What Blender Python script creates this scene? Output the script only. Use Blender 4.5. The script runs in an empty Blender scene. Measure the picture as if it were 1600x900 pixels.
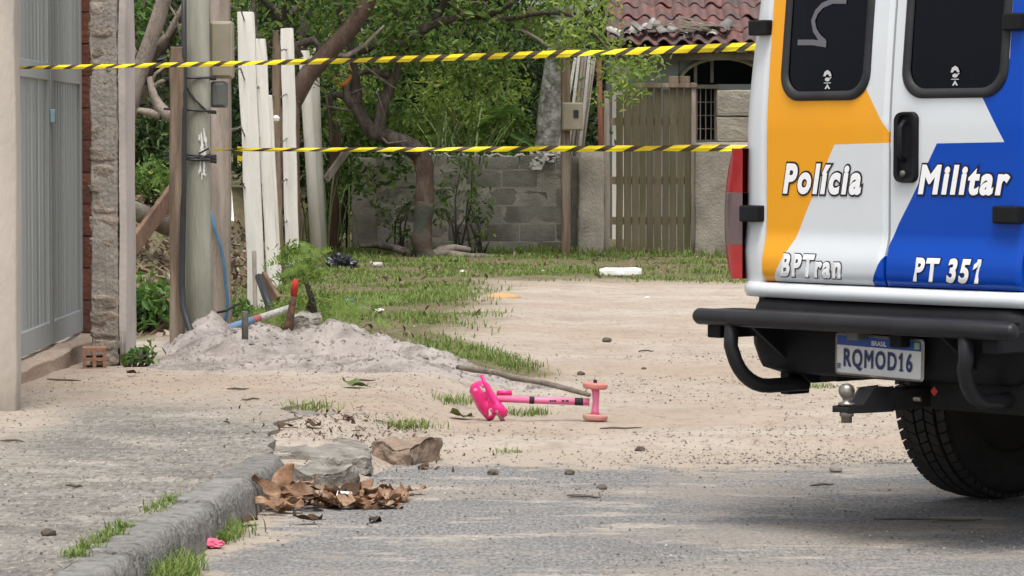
import bpy, bmesh, math, random
import numpy as np
from mathutils import Vector, Matrix, noise

R = math.radians
random.seed(7)
rng = np.random.default_rng(7)
scene = bpy.context.scene
col = scene.collection

# ------------------------------------------------------------------ camera, sky, sun, exposure
CAM_Z, FOC, PITCH = 1.25, 5333.3, math.atan(225 / 5333.3)
cam_data = bpy.data.cameras.new("camera")
cam_data.lens = 120; cam_data.sensor_width = 36; cam_data.clip_start = 0.2; cam_data.clip_end = 3000
cam = bpy.data.objects.new("camera", cam_data); col.objects.link(cam)
cam.location = (0, 0, CAM_Z); cam.rotation_euler = (R(90) - PITCH, 0, 0)
scene.camera = cam

SUN_EL, SUN_AZ = 70, 182          # high, hazy sun a little behind the camera
w = bpy.data.worlds.new("World"); scene.world = w; w.use_nodes = True
wn = w.node_tree.nodes; wl = w.node_tree.links
sky = wn.new("ShaderNodeTexSky"); sky.sky_type = 'NISHITA'; sky.sun_disc = False
sky.sun_elevation = R(SUN_EL); sky.sun_rotation = R(SUN_AZ)
sky.dust_density = 4.0; sky.air_density = 1.0; sky.ozone_density = 1.0
hs = wn.new("ShaderNodeHueSaturation"); hs.inputs['Saturation'].default_value = 0.3   # thin overcast: nearly white sky
wl.new(sky.outputs[0], hs.inputs['Color'])
wl.new(hs.outputs[0], wn["Background"].inputs[0]); wn["Background"].inputs[1].default_value = 0.13
sd = bpy.data.lights.new("sun", 'SUN'); sd.energy = 1.5; sd.angle = R(20); sd.color = (1, .955, .89)
so = bpy.data.objects.new("sun", sd); col.objects.link(so)
az = R(SUN_AZ)
sdir = Vector((math.sin(az) * math.cos(R(SUN_EL)), math.cos(az) * math.cos(R(SUN_EL)), math.sin(R(SUN_EL))))
so.rotation_euler = sdir.to_track_quat('Z', 'Y').to_euler(); so.location = (0, 0, 30)
scene.view_settings.view_transform = 'Standard'; scene.view_settings.look = 'None'
scene.view_settings.gamma = 1; scene.view_settings.use_curve_mapping = False
scene.view_settings.exposure = 0.76

# ------------------------------------------------------------------ measuring helpers (photo pixel -> place)
CP, SP = math.cos(PITCH), math.sin(PITCH)
def ray(px, py):
    a, b = (px - 800) / FOC, (450 - py) / FOC
    return Vector((a, CP + b * SP, -SP + b * CP))
def at(px, py, Y):
    d = ray(px, py); t = Y / d.y
    return Vector((d.x * t, Y, CAM_Z + d.z * t))
def sstep(a, b, x):
    t = min(1, max(0, (x - a) / (b - a))); return t * t * (3 - 2 * t)
def nz(x, y, s, o=0):
    return noise.noise((x * s + o, y * s - o, o * .7))
def kerb_x(y): return -.81 + .079 * (y - 12.3)
def gz(x, y):
    """height of the bare ground"""
    left = 1 - sstep(kerb_x(y) - .05, kerb_x(y) + .42, x) if y > 12.6 else (1.0 if x < kerb_x(y) - .1 else 0.0)
    rd = sstep(13.35, 14.15, y + .22 * nz(x, y, .9, 3) + .10 * nz(x, y, 3.1, 8))
    z = -.035 + .055 * rd
    zl = .07 + .037 * sstep(12.7, 13.4, y) + .018 * sstep(14.7, 15.5, y + .3 * nz(x, y, .8, 5)) - .085 * sstep(16, 20.5, y)
    z = z + (max(z, zl) - z) * left
    if y > 13: z += .012 * nz(x, y, 1.3, 1) + .006 * nz(x, y, 5, 2) + (.004 * nz(x, y, 14, 4) if y < 30 else 0)
    yard = 1 - sstep(-3.1, -2.25, x)
    z += .72 * yard * sstep(22.5, 33, y)
    return z
def gpt(px, py):
    z = 0.0
    for _ in range(6):
        d = ray(px, py); t = (z - CAM_Z) / d.z
        p = Vector((d.x * t, d.y * t, z)); z = gz(p.x, p.y)
    p.z = z
    return p

# ------------------------------------------------------------------ object helpers
MATX = {}
def tag(o, label=None, cat=None, group=None, kind=None):
    if label: o['label'] = label
    if cat: o['category'] = cat
    if group: o['group'] = group
    if kind: o['kind'] = kind
    return o
def thing(name, label, cat, loc=(0, 0, 0), rotz=0, group=None):
    o = bpy.data.objects.new(name, None); col.objects.link(o); o.empty_display_size = .1
    o.location = loc; o.rotation_euler = (0, 0, rotz)
    MATX[o.name] = Matrix.Translation(loc) @ Matrix.Rotation(rotz, 4, 'Z')
    return tag(o, label, cat, group)
class MB:
    def __init__(s): s.v = []; s.f = []; s.m = []
    def add(s, vs, fs, m=0):
        o = len(s.v); s.v += [tuple(p) for p in vs]
        for f in fs: s.f.append(tuple(i + o for i in f)); s.m.append(m)
        return s
    def box(s, a, b, m=0):
        x0, y0, z0 = a; x1, y1, z1 = b
        return s.add([(x0,y0,z0),(x1,y0,z0),(x1,y1,z0),(x0,y1,z0),(x0,y0,z1),(x1,y0,z1),(x1,y1,z1),(x0,y1,z1)],
              [(0,3,2,1),(4,5,6,7),(0,1,5,4),(1,2,6,5),(2,3,7,6),(3,0,4,7)], m)
    def beam(s, p, q, wx, wy, up=(0, 0, 1), m=0):
        p, q = Vector(p), Vector(q); d = (q - p).normalized(); u = Vector(up)
        if abs(d.dot(u)) > .95: u = Vector((0, 1, 0))
        a = d.cross(u).normalized() * wx / 2; b = a.cross(d).normalized() * wy / 2
        vs = [p-a-b, p+a-b, p+a+b, p-a+b, q-a-b, q+a-b, q+a+b, q-a+b]
        return s.add(vs, [(0,3,2,1),(4,5,6,7),(0,1,5,4),(1,2,6,5),(2,3,7,6),(3,0,4,7)], m)
    def tube(s, pts, rad, n=8, m=0, cap=True, sq=1.0):
        pts = [Vector(p) for p in pts]
        if not hasattr(rad, '__len__'): rad = [rad] * len(pts)
        o = len(s.v); ref = None
        for i, p in enumerate(pts):
            d = (pts[min(i + 1, len(pts) - 1)] - pts[max(i - 1, 0)]).normalized()
            if ref is None: ref = Vector((0, 0, 1)) if abs(d.z) < .9 else Vector((1, 0, 0))
            a = d.cross(ref).normalized(); b = a.cross(d).normalized(); ref = b
            for k in range(n):
                t = 2 * math.pi * k / n
                s.v.append(tuple(p + rad[i] * (a * math.cos(t) + b * math.sin(t) * sq)))
        for i in range(len(pts) - 1):
            for k in range(n):
                k2 = (k + 1) % n
                s.f.append((o+i*n+k, o+i*n+k2, o+(i+1)*n+k2, o+(i+1)*n+k)); s.m.append(m)
        if cap:
            s.f.append(tuple(o + k for k in range(n))[::-1]); s.m.append(m)
            l = o + (len(pts) - 1) * n
            s.f.append(tuple(l + k for k in range(n))); s.m.append(m)
        return s
    def prism(s, outline, y0, y1, m=0, fn=None):
        """outline in (x,z), extruded in y (fn maps each point)"""
        n = len(outline)
        vs = [(x, y0, z) for x, z in outline] + [(x, y1, z) for x, z in outline]
        if fn: vs = [fn(v) for v in vs]
        fs = [tuple(range(n)), tuple(range(n, 2 * n))[::-1]] + [(i, i + n, (i+1) % n + n, (i+1) % n) for i in range(n)]
        return s.add(vs, fs, m)
    def lathe(s, prof, n, mat=None, m=0):
        """prof: list of (r, h) about local z"""
        mat = mat or Matrix(); o = len(s.v)
        for r, h in prof:
            for k in range(n):
                t = 2 * math.pi * k / n
                s.v.append(tuple(mat @ Vector((r * math.cos(t), r * math.sin(t), h))))
        for i in range(len(prof) - 1):
            for k in range(n):
                k2 = (k + 1) % n
                s.f.append((o+i*n+k, o+i*n+k2, o+(i+1)*n+k2, o+(i+1)*n+k)); s.m.append(m)
        for i, rv in ((0, True), (len(prof) - 1, False)):
            if prof[i][0] > 1e-4:
                f = tuple(o + i * n + k for k in range(n)); s.f.append(f[::-1] if rv else f); s.m.append(m)
        return s
    def build(s, name, mats, parent=None, smooth=False, bevel=0, origin=None, local=False, wn=False):
        if not isinstance(mats, (list, tuple)): mats = [mats]
        v = s.v
        if parent is not None and not local:
            inv = MATX[parent.name].inverted(); v = [tuple(inv @ Vector(p)) for p in v]
        elif origin is not None:
            ox, oy, oz = origin; v = [(a - ox, b - oy, c - oz) for a, b, c in v]
        me = bpy.data.meshes.new(name); me.from_pydata(v, [], s.f)
        for mt in mats: me.materials.append(mt)
        if len(mats) > 1: me.polygons.foreach_set('material_index', s.m)
        if smooth: me.polygons.foreach_set('use_smooth', [True] * len(me.polygons))
        me.update()
        o = bpy.data.objects.new(name, me); col.objects.link(o)
        if origin is not None and parent is None: o.location = origin
        if parent is not None:
            o.parent = parent
            MATX[o.name] = MATX[parent.name]
        else: MATX[o.name] = Matrix.Translation(o.location)
        if bevel:
            b = o.modifiers.new('bevel', 'BEVEL'); b.width = bevel; b.segments = 2; b.limit_method = 'ANGLE'; b.angle_limit = R(40)
        return o
def shade_auto(o, ang=40):
    me = o.data; me.polygons.foreach_set('use_smooth', [True] * len(me.polygons))
    try: me.set_sharp_from_angle(angle=R(ang))
    except Exception: pass
    return o
def rough_box(a, b, sub, amp, freq, seed, mb=None, m=0, taper=None):
    """box with uneven faces"""
    mb = mb or MB(); a, b = Vector(a), Vector(b); c = (a + b) / 2; h = (b - a) / 2
    bm = bmesh.new(); bmesh.ops.create_cube(bm, size=2)
    bmesh.ops.subdivide_edges(bm, edges=bm.edges[:], cuts=sub, use_grid_fill=True)
    for vt in bm.verts:
        p = Vector((vt.co.x * h.x, vt.co.y * h.y, vt.co.z * h.z))
        # soften corners
        k = sum(1 for q in vt.co if abs(q) > .99)
        if k > 1: p -= Vector((math.copysign(1, p.x), math.copysign(1, p.y), math.copysign(1, p.z))) * amp * .5 * (k - 1)
        sv_ = Vector((seed * 3.1, seed * 1.7, seed)); p += noise.noise_vector(p * freq + sv_) * amp + noise.noise_vector(p * freq * 3.3 + sv_) * amp * .45 + noise.noise_vector(p * freq * 8 + sv_) * amp * .22
        vt.co = p + c
    bm.verts.index_update()
    mb.add([v.co for v in bm.verts], [[v.index for v in f.verts] for f in bm.faces], m); bm.free()
    return mb
def copy_tree(o, parent=None):
    c = o.copy(); col.objects.link(c); c.parent = parent
    for ch in list(o.children):
        copy_tree(ch, c)
    return c

# ------------------------------------------------------------------ materials
def node(nt, t, **kw):
    n = nt.nodes.new(t)
    for k, v in kw.items(): setattr(n, k, v)
    return n
def rgba(c): return (c[0], c[1], c[2], 1)
def coords(nt, stretch=(1, 1, 1), jitter=True):
    tc = node(nt, 'ShaderNodeTexCoord'); mp = node(nt, 'ShaderNodeMapping'); mp.inputs['Scale'].default_value = stretch
    nt.links.new(tc.outputs['Object'], mp.inputs[0])
    if jitter:
        oi = node(nt, 'ShaderNodeObjectInfo'); ml = node(nt, 'ShaderNodeMath', operation='MULTIPLY'); ml.inputs[1].default_value = 37
        nt.links.new(oi.outputs['Random'], ml.inputs[0]); nt.links.new(ml.outputs[0], mp.inputs['Location'])
    return mp.outputs[0]
def tnoise(nt, vec, scale, detail=5, rough=.6, lo=.35, hi=.65):
    n = node(nt, 'ShaderNodeTexNoise'); n.inputs['Scale'].default_value = scale; n.inputs['Detail'].default_value = detail; n.inputs['Roughness'].default_value = rough
    nt.links.new(vec, n.inputs['Vector'])
    mr = node(nt, 'ShaderNodeMapRange'); mr.inputs[1].default_value = lo; mr.inputs[2].default_value = hi
    nt.links.new(n.outputs['Fac'], mr.inputs[0])
    return mr.outputs[0]
def cmix(nt, fac, a, b):
    m = node(nt, 'ShaderNodeMix', data_type='RGBA')
    if isinstance(fac, (int, float)): m.inputs[0].default_value = fac
    else: nt.links.new(fac, m.inputs[0])
    for i, c in ((6, a), (7, b)):
        if isinstance(c, (tuple, list)): m.inputs[i].default_value = rgba(c)
        else: nt.links.new(c, m.inputs[i])
    return m.outputs[2]
def fmul(nt, a, b, op='MULTIPLY'):
    m = node(nt, 'ShaderNodeMath', operation=op)
    for i, c in ((0, a), (1, b)):
        if isinstance(c, (int, float)): m.inputs[i].default_value = c
        else: nt.links.new(c, m.inputs[i])
    return m.outputs[0]
def newmat(name):
    m = bpy.data.materials.new(name); m.use_nodes = True
    return m, m.node_tree, m.node_tree.nodes['Principled BSDF']
def M(name, c1, c2=None, c3=None, scale=6, scale3=2, amt3=1.0, rough=.85, bump=.25, bscale=40, metal=0, spec=.3, stretch=(1,1,1), lo3=.5, hi3=.68, coat=0, island=0, vary=True):
    m, nt, bs = newmat(name); L = nt.links
    vec = coords(nt, stretch)
    colr = c1
    if c2 is not None: colr = cmix(nt, tnoise(nt, vec, scale), c1, c2)
    if c3 is not None:
        colr = cmix(nt, fmul(nt, tnoise(nt, vec, scale3, lo=lo3, hi=hi3), amt3), colr, c3)
    oi = node(nt, 'ShaderNodeObjectInfo')
    hv = node(nt, 'ShaderNodeHueSaturation')
    mr = node(nt, 'ShaderNodeMapRange'); mr.inputs[3].default_value = .88; mr.inputs[4].default_value = 1.12
    if island:
        g = node(nt, 'ShaderNodeNewGeometry'); L.new(g.outputs['Random Per Island'], mr.inputs[0])
        mr.inputs[3].default_value = 1 - island; mr.inputs[4].default_value = 1 + island
    elif vary: L.new(oi.outputs['Random'], mr.inputs[0])
    else: mr.inputs[3].default_value = mr.inputs[4].default_value = 1.0
    L.new(mr.outputs[0], hv.inputs['Value'])
    if isinstance(colr, tuple): hv.inputs['Color'].default_value = rgba(colr)
    else: L.new(colr, hv.inputs['Color'])
    L.new(hv.outputs[0], bs.inputs['Base Color'])
    bs.inputs['Roughness'].default_value = rough; bs.inputs['Metallic'].default_value = metal
    bs.inputs['Specular IOR Level'].default_value = spec; bs.inputs['Coat Weight'].default_value = coat
    if bump:
        n = node(nt, 'ShaderNodeTexNoise'); n.inputs['Scale'].default_value = bscale; n.inputs['Detail'].default_value = 6
        L.new(vec, n.inputs['Vector'])
        b = node(nt, 'ShaderNodeBump'); b.inputs['Strength'].default_value = bump; b.inputs['Distance'].default_value = .02
        L.new(n.outputs['Fac'], b.inputs['Height']); L.new(b.outputs[0], bs.inputs['Normal'])
    return m
def leafmat(name, c1, c2, c3=None, trans=.35, rough=.5):
    m, nt, bs = newmat(name); L = nt.links
    g = node(nt, 'ShaderNodeNewGeometry'); cr = node(nt, 'ShaderNodeValToRGB')
    cr.color_ramp.elements[0].color = rgba(c1); cr.color_ramp.elements[1].color = rgba(c2)
    if c3 is not None:
        e = cr.color_ramp.elements.new(.93); e.color = rgba(c2); cr.color_ramp.elements[-1].color = rgba(c3)
    L.new(g.outputs['Random Per Island'], cr.inputs[0]); L.new(cr.outputs[0], bs.inputs['Base Color'])
    bs.inputs['Roughness'].default_value = rough; bs.inputs['Specular IOR Level'].default_value = .35
    tr = node(nt, 'ShaderNodeBsdfTranslucent'); mx = node(nt, 'ShaderNodeMixShader'); mx.inputs[0].default_value = trans
    hv = node(nt, 'ShaderNodeHueSaturation'); hv.inputs['Value'].default_value = 1.3; hv.inputs['Hue'].default_value = .485
    L.new(cr.outputs[0], hv.inputs['Color']); L.new(hv.outputs[0], tr.inputs[0])
    L.new(bs.outputs[0], mx.inputs[1]); L.new(tr.outputs[0], mx.inputs[2])
    L.new(mx.outputs[0], nt.nodes['Material Output'].inputs[0])
    return m

# ground: pale sand with dirt specks, soil where the vertex attribute says so
def ground_material():
    m, nt, bs = newmat('sandy_ground'); L = nt.links
    v = coords(nt, jitter=False)
    c = cmix(nt, tnoise(nt, v, .9), (.44, .38, .315), (.36, .303, .245))
    c = cmix(nt, fmul(nt, tnoise(nt, v, .55, lo=.48, hi=.66), .6), c, (.47, .415, .355))
    c = cmix(nt, fmul(nt, tnoise(nt, coords(nt, (.6, 1, 1), jitter=False), .42, 8, .65, .49, .60), .5), c, (.36, .275, .205))
    c = cmix(nt, fmul(nt, tnoise(nt, v, 3.2, 7, .7, .50, .66), .65), c, (.30, .235, .18))
    c = cmix(nt, fmul(nt, tnoise(nt, v, 16, 7, .78, .56, .64), .65), c, (.20, .16, .125))
    c = cmix(nt, fmul(nt, tnoise(nt, coords(nt, (1, .35, 1), jitter=False), 34, 5, .75, .56, .66), .7), c, (.15, .12, .095))
    at_ = node(nt, 'ShaderNodeAttribute', attribute_name='soil')
    soilc = cmix(nt, tnoise(nt, v, 2.2), (.15, .115, .07), (.10, .105, .045))
    soilc = cmix(nt, fmul(nt, tnoise(nt, v, 17, 5, .7, .52, .64), .7), soilc, (.30, .24, .17))
    ms = fmul(nt, tnoise(nt, v, 1.6, 7, .7, .30, .62), .9, 'ADD')
    ms = fmul(nt, ms, at_.outputs['Fac'])
    cl = node(nt, 'ShaderNodeClamp'); L.new(ms, cl.inputs[0])
    c = cmix(nt, cl.outputs[0], c, soilc)
    L.new(c, bs.inputs['Base Color']); bs.inputs['Roughness'].default_value = .95; bs.inputs['Specular IOR Level'].default_value = .15
    n1 = node(nt, 'ShaderNodeTexNoise'); n1.inputs['Scale'].default_value = 22; n1.inputs['Detail'].default_value = 8; n1.inputs['Roughness'].default_value = .7
    L.new(v, n1.inputs['Vector'])
    b = node(nt, 'ShaderNodeBump'); b.inputs['Strength'].default_value = .6; b.inputs['Distance'].default_value = .03
    L.new(n1.outputs['Fac'], b.inputs['Height']); L.new(b.outputs[0], bs.inputs['Normal'])
    return m
def road_material():
    m, nt, bs = newmat('dusty_asphalt'); L = nt.links
    v = coords(nt, jitter=False); vs = coords(nt, (.7, 1.5, 1), jitter=False)
    vg = coords(nt, (1, .3, 1), jitter=False)
    c = cmix(nt, tnoise(nt, vg, 75, 4, .75, .38, .62), (.12, .119, .117), (.325, .318, .308))
    c = cmix(nt, fmul(nt, tnoise(nt, v, 1.3, 4, .6), .4), c, (.15, .15, .148))
    g1 = tnoise(nt, v, 28, 6, .8, .30, .62)
    s1 = fmul(nt, tnoise(nt, vs, .85, 9, .68, .50, .57), g1)
    c = cmix(nt, fmul(nt, s1, .7), c, (.37, .315, .255))
    s2 = fmul(nt, tnoise(nt, vs, 2.6, 9, .72, .545, .60), g1)
    c = cmix(nt, fmul(nt, s2, .9), c, (.46, .41, .35))
    ed = node(nt, 'ShaderNodeAttribute', attribute_name='sand')
    es = fmul(nt, fmul(nt, tnoise(nt, v, 5, 9, .8, .30, .66), ed.outputs['Fac'], 'ADD'), 1.0, 'SUBTRACT'); cl = node(nt, 'ShaderNodeClamp'); L.new(fmul(nt, es, 3.0), cl.inputs[0])
    c = cmix(nt, cl.outputs[0], c, (.40, .34, .275))
    c = cmix(nt, fmul(nt, tnoise(nt, v, 22, 5, .7, .62, .68), .8), c, (.07, .065, .06))
    L.new(c, bs.inputs['Base Color']); bs.inputs['Roughness'].default_value = .9; bs.inputs['Specular IOR Level'].default_value = .2
    n1 = node(nt, 'ShaderNodeTexNoise'); n1.inputs['Scale'].default_value = 60; n1.inputs['Detail'].default_value = 6; n1.inputs['Roughness'].default_value = .75
    L.new(v, n1.inputs['Vector'])
    b = node(nt, 'ShaderNodeBump'); b.inputs['Strength'].default_value = .7; b.inputs['Distance'].default_value = .012
    L.new(n1.outputs['Fac'], b.inputs['Height']); L.new(b.outputs[0], bs.inputs['Normal'])
    return m
def walk_material():
    m, nt, bs = newmat('worn_concrete_pavement'); L = nt.links
    v = coords(nt, jitter=False); vs = coords(nt, (1, 1.3, 1), jitter=False)
    c = cmix(nt, tnoise(nt, vs, 2.2, 9, .75, .38, .6), (.165, .156, .14), (.285, .265, .235))
    c = cmix(nt, fmul(nt, tnoise(nt, vs, 7, 9, .75, .50, .62), .75), c, (.135, .125, .11))
    c = cmix(nt, fmul(nt, tnoise(nt, v, 1.5, 9, .7, .55, .63), .6), c, (.40, .36, .305))
    vg = coords(nt, (1, .3, 1), jitter=False)
    c = cmix(nt, fmul(nt, tnoise(nt, vg, 42, 5, .75, .50, .62), .75), c, (.075, .07, .06))
    c = cmix(nt, fmul(nt, tnoise(nt, vg, 55, 4, .7, .56, .66), .6), c, (.44, .40, .34))
    c = cmix(nt, fmul(nt, tnoise(nt, v, .8, 4, .5, .66, .72), .35), c, (.42, .25, .15))
    at_ = node(nt, 'ShaderNodeAttribute', attribute_name='sand')
    sn = fmul(nt, at_.outputs['Fac'], fmul(nt, tnoise(nt, v, 9, 9, .8, .30, .70), .0, 'ADD'), 'MULTIPLY')
    sn = fmul(nt, sn, fmul(nt, at_.outputs['Fac'], .75), 'ADD')
    sn = fmul(nt, sn, tnoise(nt, v, 18, 7, .8, .36, .50)); cl = node(nt, 'ShaderNodeClamp'); L.new(sn, cl.inputs[0])
    c = cmix(nt, cl.outputs[0], c, cmix(nt, tnoise(nt, v, 1.2), (.40, .345, .285), (.34, .285, .23)))
    L.new(c, bs.inputs['Base Color']); bs.inputs['Roughness'].default_value = .93; bs.inputs['Specular IOR Level'].default_value = .2
    n1 = node(nt, 'ShaderNodeTexNoise'); n1.inputs['Scale'].default_value = 26; n1.inputs['Detail'].default_value = 9; n1.inputs['Roughness'].default_value = .75
    L.new(v, n1.inputs['Vector'])
    b = node(nt, 'ShaderNodeBump'); b.inputs['Strength'].default_value = .55; b.inputs['Distance'].default_value = .02
    L.new(n1.outputs['Fac'], b.inputs['Height']); L.new(b.outputs[0], bs.inputs['Normal'])
    return m
MG, MR, MW = ground_material(), road_material(), walk_material()
K = {}
K['sandpile'] = M('heaped_sand', (.34, .305, .28), (.27, .24, .22), (.12, .104, .094), scale=7, scale3=3.2, amt3=.75, lo3=.47, hi3=.64, bump=1, bscale=22, rough=.95)
K['kerb'] = M('kerb_concrete', (.185, .178, .165), (.25, .24, .22), (.10, .095, .082), scale=26, scale3=17, amt3=.8, bump=.8, bscale=70)
K['rubble'] = M('broken_concrete', (.33, .305, .27), (.19, .175, .15), (.10, .09, .075), scale=14, scale3=9, bump=1, bscale=50)
K['plaster'] = M('stained_plaster', (.50, .445, .385), (.42, .375, .325), (.25, .23, .195), scale=2.5, scale3=1.3, amt3=.7, bump=.2, stretch=(1, 1, .5))
K['plaster2'] = M('pale_pink_plaster', (.46, .41, .375), (.40, .355, .325), (.28, .25, .23), scale=3, scale3=1.5, amt3=.5, bump=.2)
K['galv'] = M('grey_painted_steel', (.275, .295, .285), (.32, .34, .33), (.21, .225, .218), scale=2, scale3=.7, amt3=.5, rough=.5, bump=0, metal=0, spec=.4, stretch=(1, 1, .25))
K['roughbrick'] = M('mortar_smeared_brick', (.30, .24, .19), (.21, .175, .14), (.36, .31, .26), scale=14, scale3=6, bump=.9, bscale=45)
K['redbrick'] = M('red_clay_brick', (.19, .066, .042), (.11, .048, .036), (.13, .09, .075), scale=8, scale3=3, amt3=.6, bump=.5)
K['hollow'] = M('orange_hollow_brick', (.30, .15, .095), (.23, .125, .085), (.36, .29, .235), scale=9, scale3=7, amt3=.7, bump=.4)
K['mortar'] = M('dusty_mortar', (.30, .27, .235), (.22, .20, .175), scale=9, bump=.6)
K['pole'] = M('greenish_weathered_pole', (.31, .32, .26), (.25, .245, .195), (.40, .40, .35), scale=3, scale3=1.6, bump=.3, stretch=(2.5, 2.5, .35))
K['whitewash'] = M('flaking_white_paint', (.80, .80, .77), (.72, .71, .68), scale=12, bump=.4)
K['timber'] = M('weathered_brown_timber', (.24, .175, .12), (.13, .095, .068), (.32, .26, .20), scale=7, scale3=3, bump=.6, stretch=(3, 3, .25))
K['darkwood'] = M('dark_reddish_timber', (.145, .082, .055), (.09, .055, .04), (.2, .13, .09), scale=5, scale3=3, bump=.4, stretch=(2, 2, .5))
K['greywood'] = M('grey_square_post', (.33, .275, .225), (.24, .2, .165), (.40, .35, .30), scale=7, scale3=3, bump=.6, stretch=(3, 3, .3))
K['whiteboard'] = M('whitewashed_board', (.78, .76, .70), (.68, .66, .59), (.50, .47, .40), scale=4, scale3=2.2, amt3=.55, bump=.3, stretch=(3, 3, .3), rough=.8)
K['pvc'] = M('cream_pipe', (.70, .67, .59), (.62, .59, .51), (.42, .39, .32), scale=3, scale3=2, amt3=.5, bump=.1, rough=.6, stretch=(1, 1, .3))
K['bark'] = M('brown_bark', (.085, .066, .053), (.045, .036, .03), (.15, .128, .105), scale=9, scale3=4, bump=1, bscale=30, stretch=(2, 2, .6))
K['greybark'] = M('grey_dead_bark', (.25, .205, .17), (.17, .14, .115), (.33, .285, .24), scale=9, scale3=4, bump=.8, stretch=(2, 2, .5))
K['redbark'] = M('reddish_bark', (.12, .072, .052), (.06, .042, .034), (.17, .135, .105), scale=8, scale3=4, bump=1, stretch=(2, 2, .5))
K['lichen'] = M('lichen_trunk', (.34, .33, .30), (.13, .125, .105), (.52, .52, .48), scale=11, scale3=8, bump=.9, bscale=20)
K['greenpaint'] = M('dark_green_moss', (.05, .068, .05), (.10, .068, .05), (.06, .045, .036), scale=5, scale3=9, bump=.6)
K['block'] = M('grey_concrete_block', (.265, .248, .21), (.185, .172, .142), (.085, .078, .06), scale=5, scale3=1.6, amt3=.75, bump=.5, bscale=60)
K['joint'] = M('pale_mortar_joint', (.38, .35, .29), (.30, .275, .23), (.14, .125, .105), scale=6, scale3=1.6, amt3=.7, bump=.6)
K['cement'] = M('stained_cement_render', (.36, .325, .27), (.24, .215, .175), (.12, .105, .078), scale=3, scale3=1.2, amt3=.75, bump=.5)
K['palecement'] = M('pale_cement_splash', (.50, .48, .44), (.40, .38, .34), scale=9, bump=.7)
K['plank'] = M('mossy_gate_plank', (.135, .108, .072), (.09, .077, .046), (.085, .098, .03), scale=4, scale3=1.3, amt3=.7, bump=.5, stretch=(3, 3, .3))
K['tile'] = M('red_roof_tile', (.215, .095, .085), (.14, .078, .072), (.095, .085, .082), scale=8, scale3=4, amt3=.9, lo3=.42, hi3=.62, bump=.4)
K['greytile'] = M('grey_broken_tile', (.22, .205, .19), (.12, .115, .11), (.42, .41, .39), scale=8, scale3=4, bump=.4)
K['housewall'] = M('grey_green_house_wall', (.30, .335, .33), (.25, .28, .27), (.19, .20, .19), scale=2, scale3=1.2, amt3=.6, bump=.1)
K['cream'] = M('cream_house_wall', (.72, .69, .60), (.66, .63, .55), scale=2, bump=.1)
K['beige'] = M('beige_meter_box', (.34, .30, .22), (.29, .26, .19), (.24, .21, .155), scale=5, scale3=2, bump=.05, rough=.55)
K['greybox'] = M('grey_meter_box', (.10, .105, .10), (.14, .145, .135), scale=4, bump=.05, rough=.35)
K['black'] = M('black_rubber', (.018, .018, .02), (.028, .028, .03), scale=8, bump=.1, rough=.6)
K['cable'] = M('black_cable', (.02, .02, .022), (.035, .035, .038), scale=5, bump=0, rough=.5)
K['wire'] = M('rusty_wire', (.12, .105, .09), (.19, .17, .15), scale=30, bump=0, rough=.7, metal=.4)
K['blue'] = M('blue_cord', (.07, .20, .33), (.05, .15, .27), scale=9, bump=0, rough=.6)
K['bluepipe'] = M('blue_plastic', (.12, .22, .38), (.18, .28, .42), scale=9, bump=.1)
K['redpaint'] = M('red_paint', (.55, .05, .04), (.45, .04, .03), scale=9, bump=.2)
K['rust'] = M('rusty_burnt_stake', (.13, .07, .045), (.07, .045, .035), (.25, .12, .06), scale=14, scale3=8, bump=.6)
K['bag'] = M('black_plastic_bag', (.012, .013, .017), (.02, .022, .028), scale=6, bump=.5, bscale=18, rough=.32, spec=.5)
K['foam'] = M('white_foam', (.80, .80, .78), (.72, .71, .67), scale=6, bump=.2)
K['pink'] = M('hot_pink_plastic', (.88, .02, .23), (.82, .025, .20), scale=5, bump=0, rough=.35, spec=.5, vary=False)
K['palepink'] = M('pale_pink_tube', (.80, .16, .34), (.74, .20, .36), scale=9, bump=0, rough=.4, spec=.5)
K['wheelpink'] = M('salmon_wheel', (.56, .19, .165), (.48, .19, .16), (.52, .30, .25), scale=9, scale3=6, bump=.1, rough=.6)
K['blackprint'] = M('black_print', (.03, .025, .03), bump=0)
K['dryleaf'] = M('dry_brown_leaf', (.25, .135, .075), (.14, .078, .045), (.36, .235, .15), scale=22, scale3=11, lo3=.45, hi3=.62, bump=.3, rough=.6)
K['darkleaf'] = M('dark_dead_leaf', (.09, .05, .03), (.055, .032, .02), scale=14, bump=.3)
K['greenleaf'] = M('fallen_green_leaf', (.13, .17, .05), (.09, .12, .035), scale=12, bump=.2, rough=.5)
K['twig'] = M('grey_twig', (.13, .105, .08), (.08, .065, .05), scale=20, bump=.5)
K['stick'] = M('bare_branch', (.21, .17, .14), (.13, .105, .085), (.28, .245, .205), scale=18, scale3=9, bump=.6)
K['litter'] = M('white_litter', (.78, .77, .74), (.70, .68, .65), scale=9, bump=.2)
K['orange'] = M('orange_plastic', (.46, .18, .05), (.52, .20, .05), scale=5, bump=.1)
K['ochre'] = M('ochre_sand', (.55, .35, .17), (.46, .29, .14), scale=9, bump=.6)
K['pebble'] = M('mixed_pebbles', (.24, .205, .17), (.11, .098, .085), (.38, .33, .275), scale=9, scale3=14, bump=0, island=.7)
K['yellow'] = M('yellow_tape', (.85, .70, .02), (.78, .60, .02), scale=14, bump=0, rough=.4, vary=False)
K['tapeblack'] = M('black_tape', (.05, .04, .025), (.08, .062, .035), scale=14, bump=0, rough=.4)
K['orangepaint'] = M('orange_car_paint', (.82, .36, .015), (.79, .345, .018), (.62, .33, .08), scale=2.5, scale3=1.8, amt3=.22, bump=0, rough=.25, spec=.22, coat=.08, vary=False)
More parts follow.
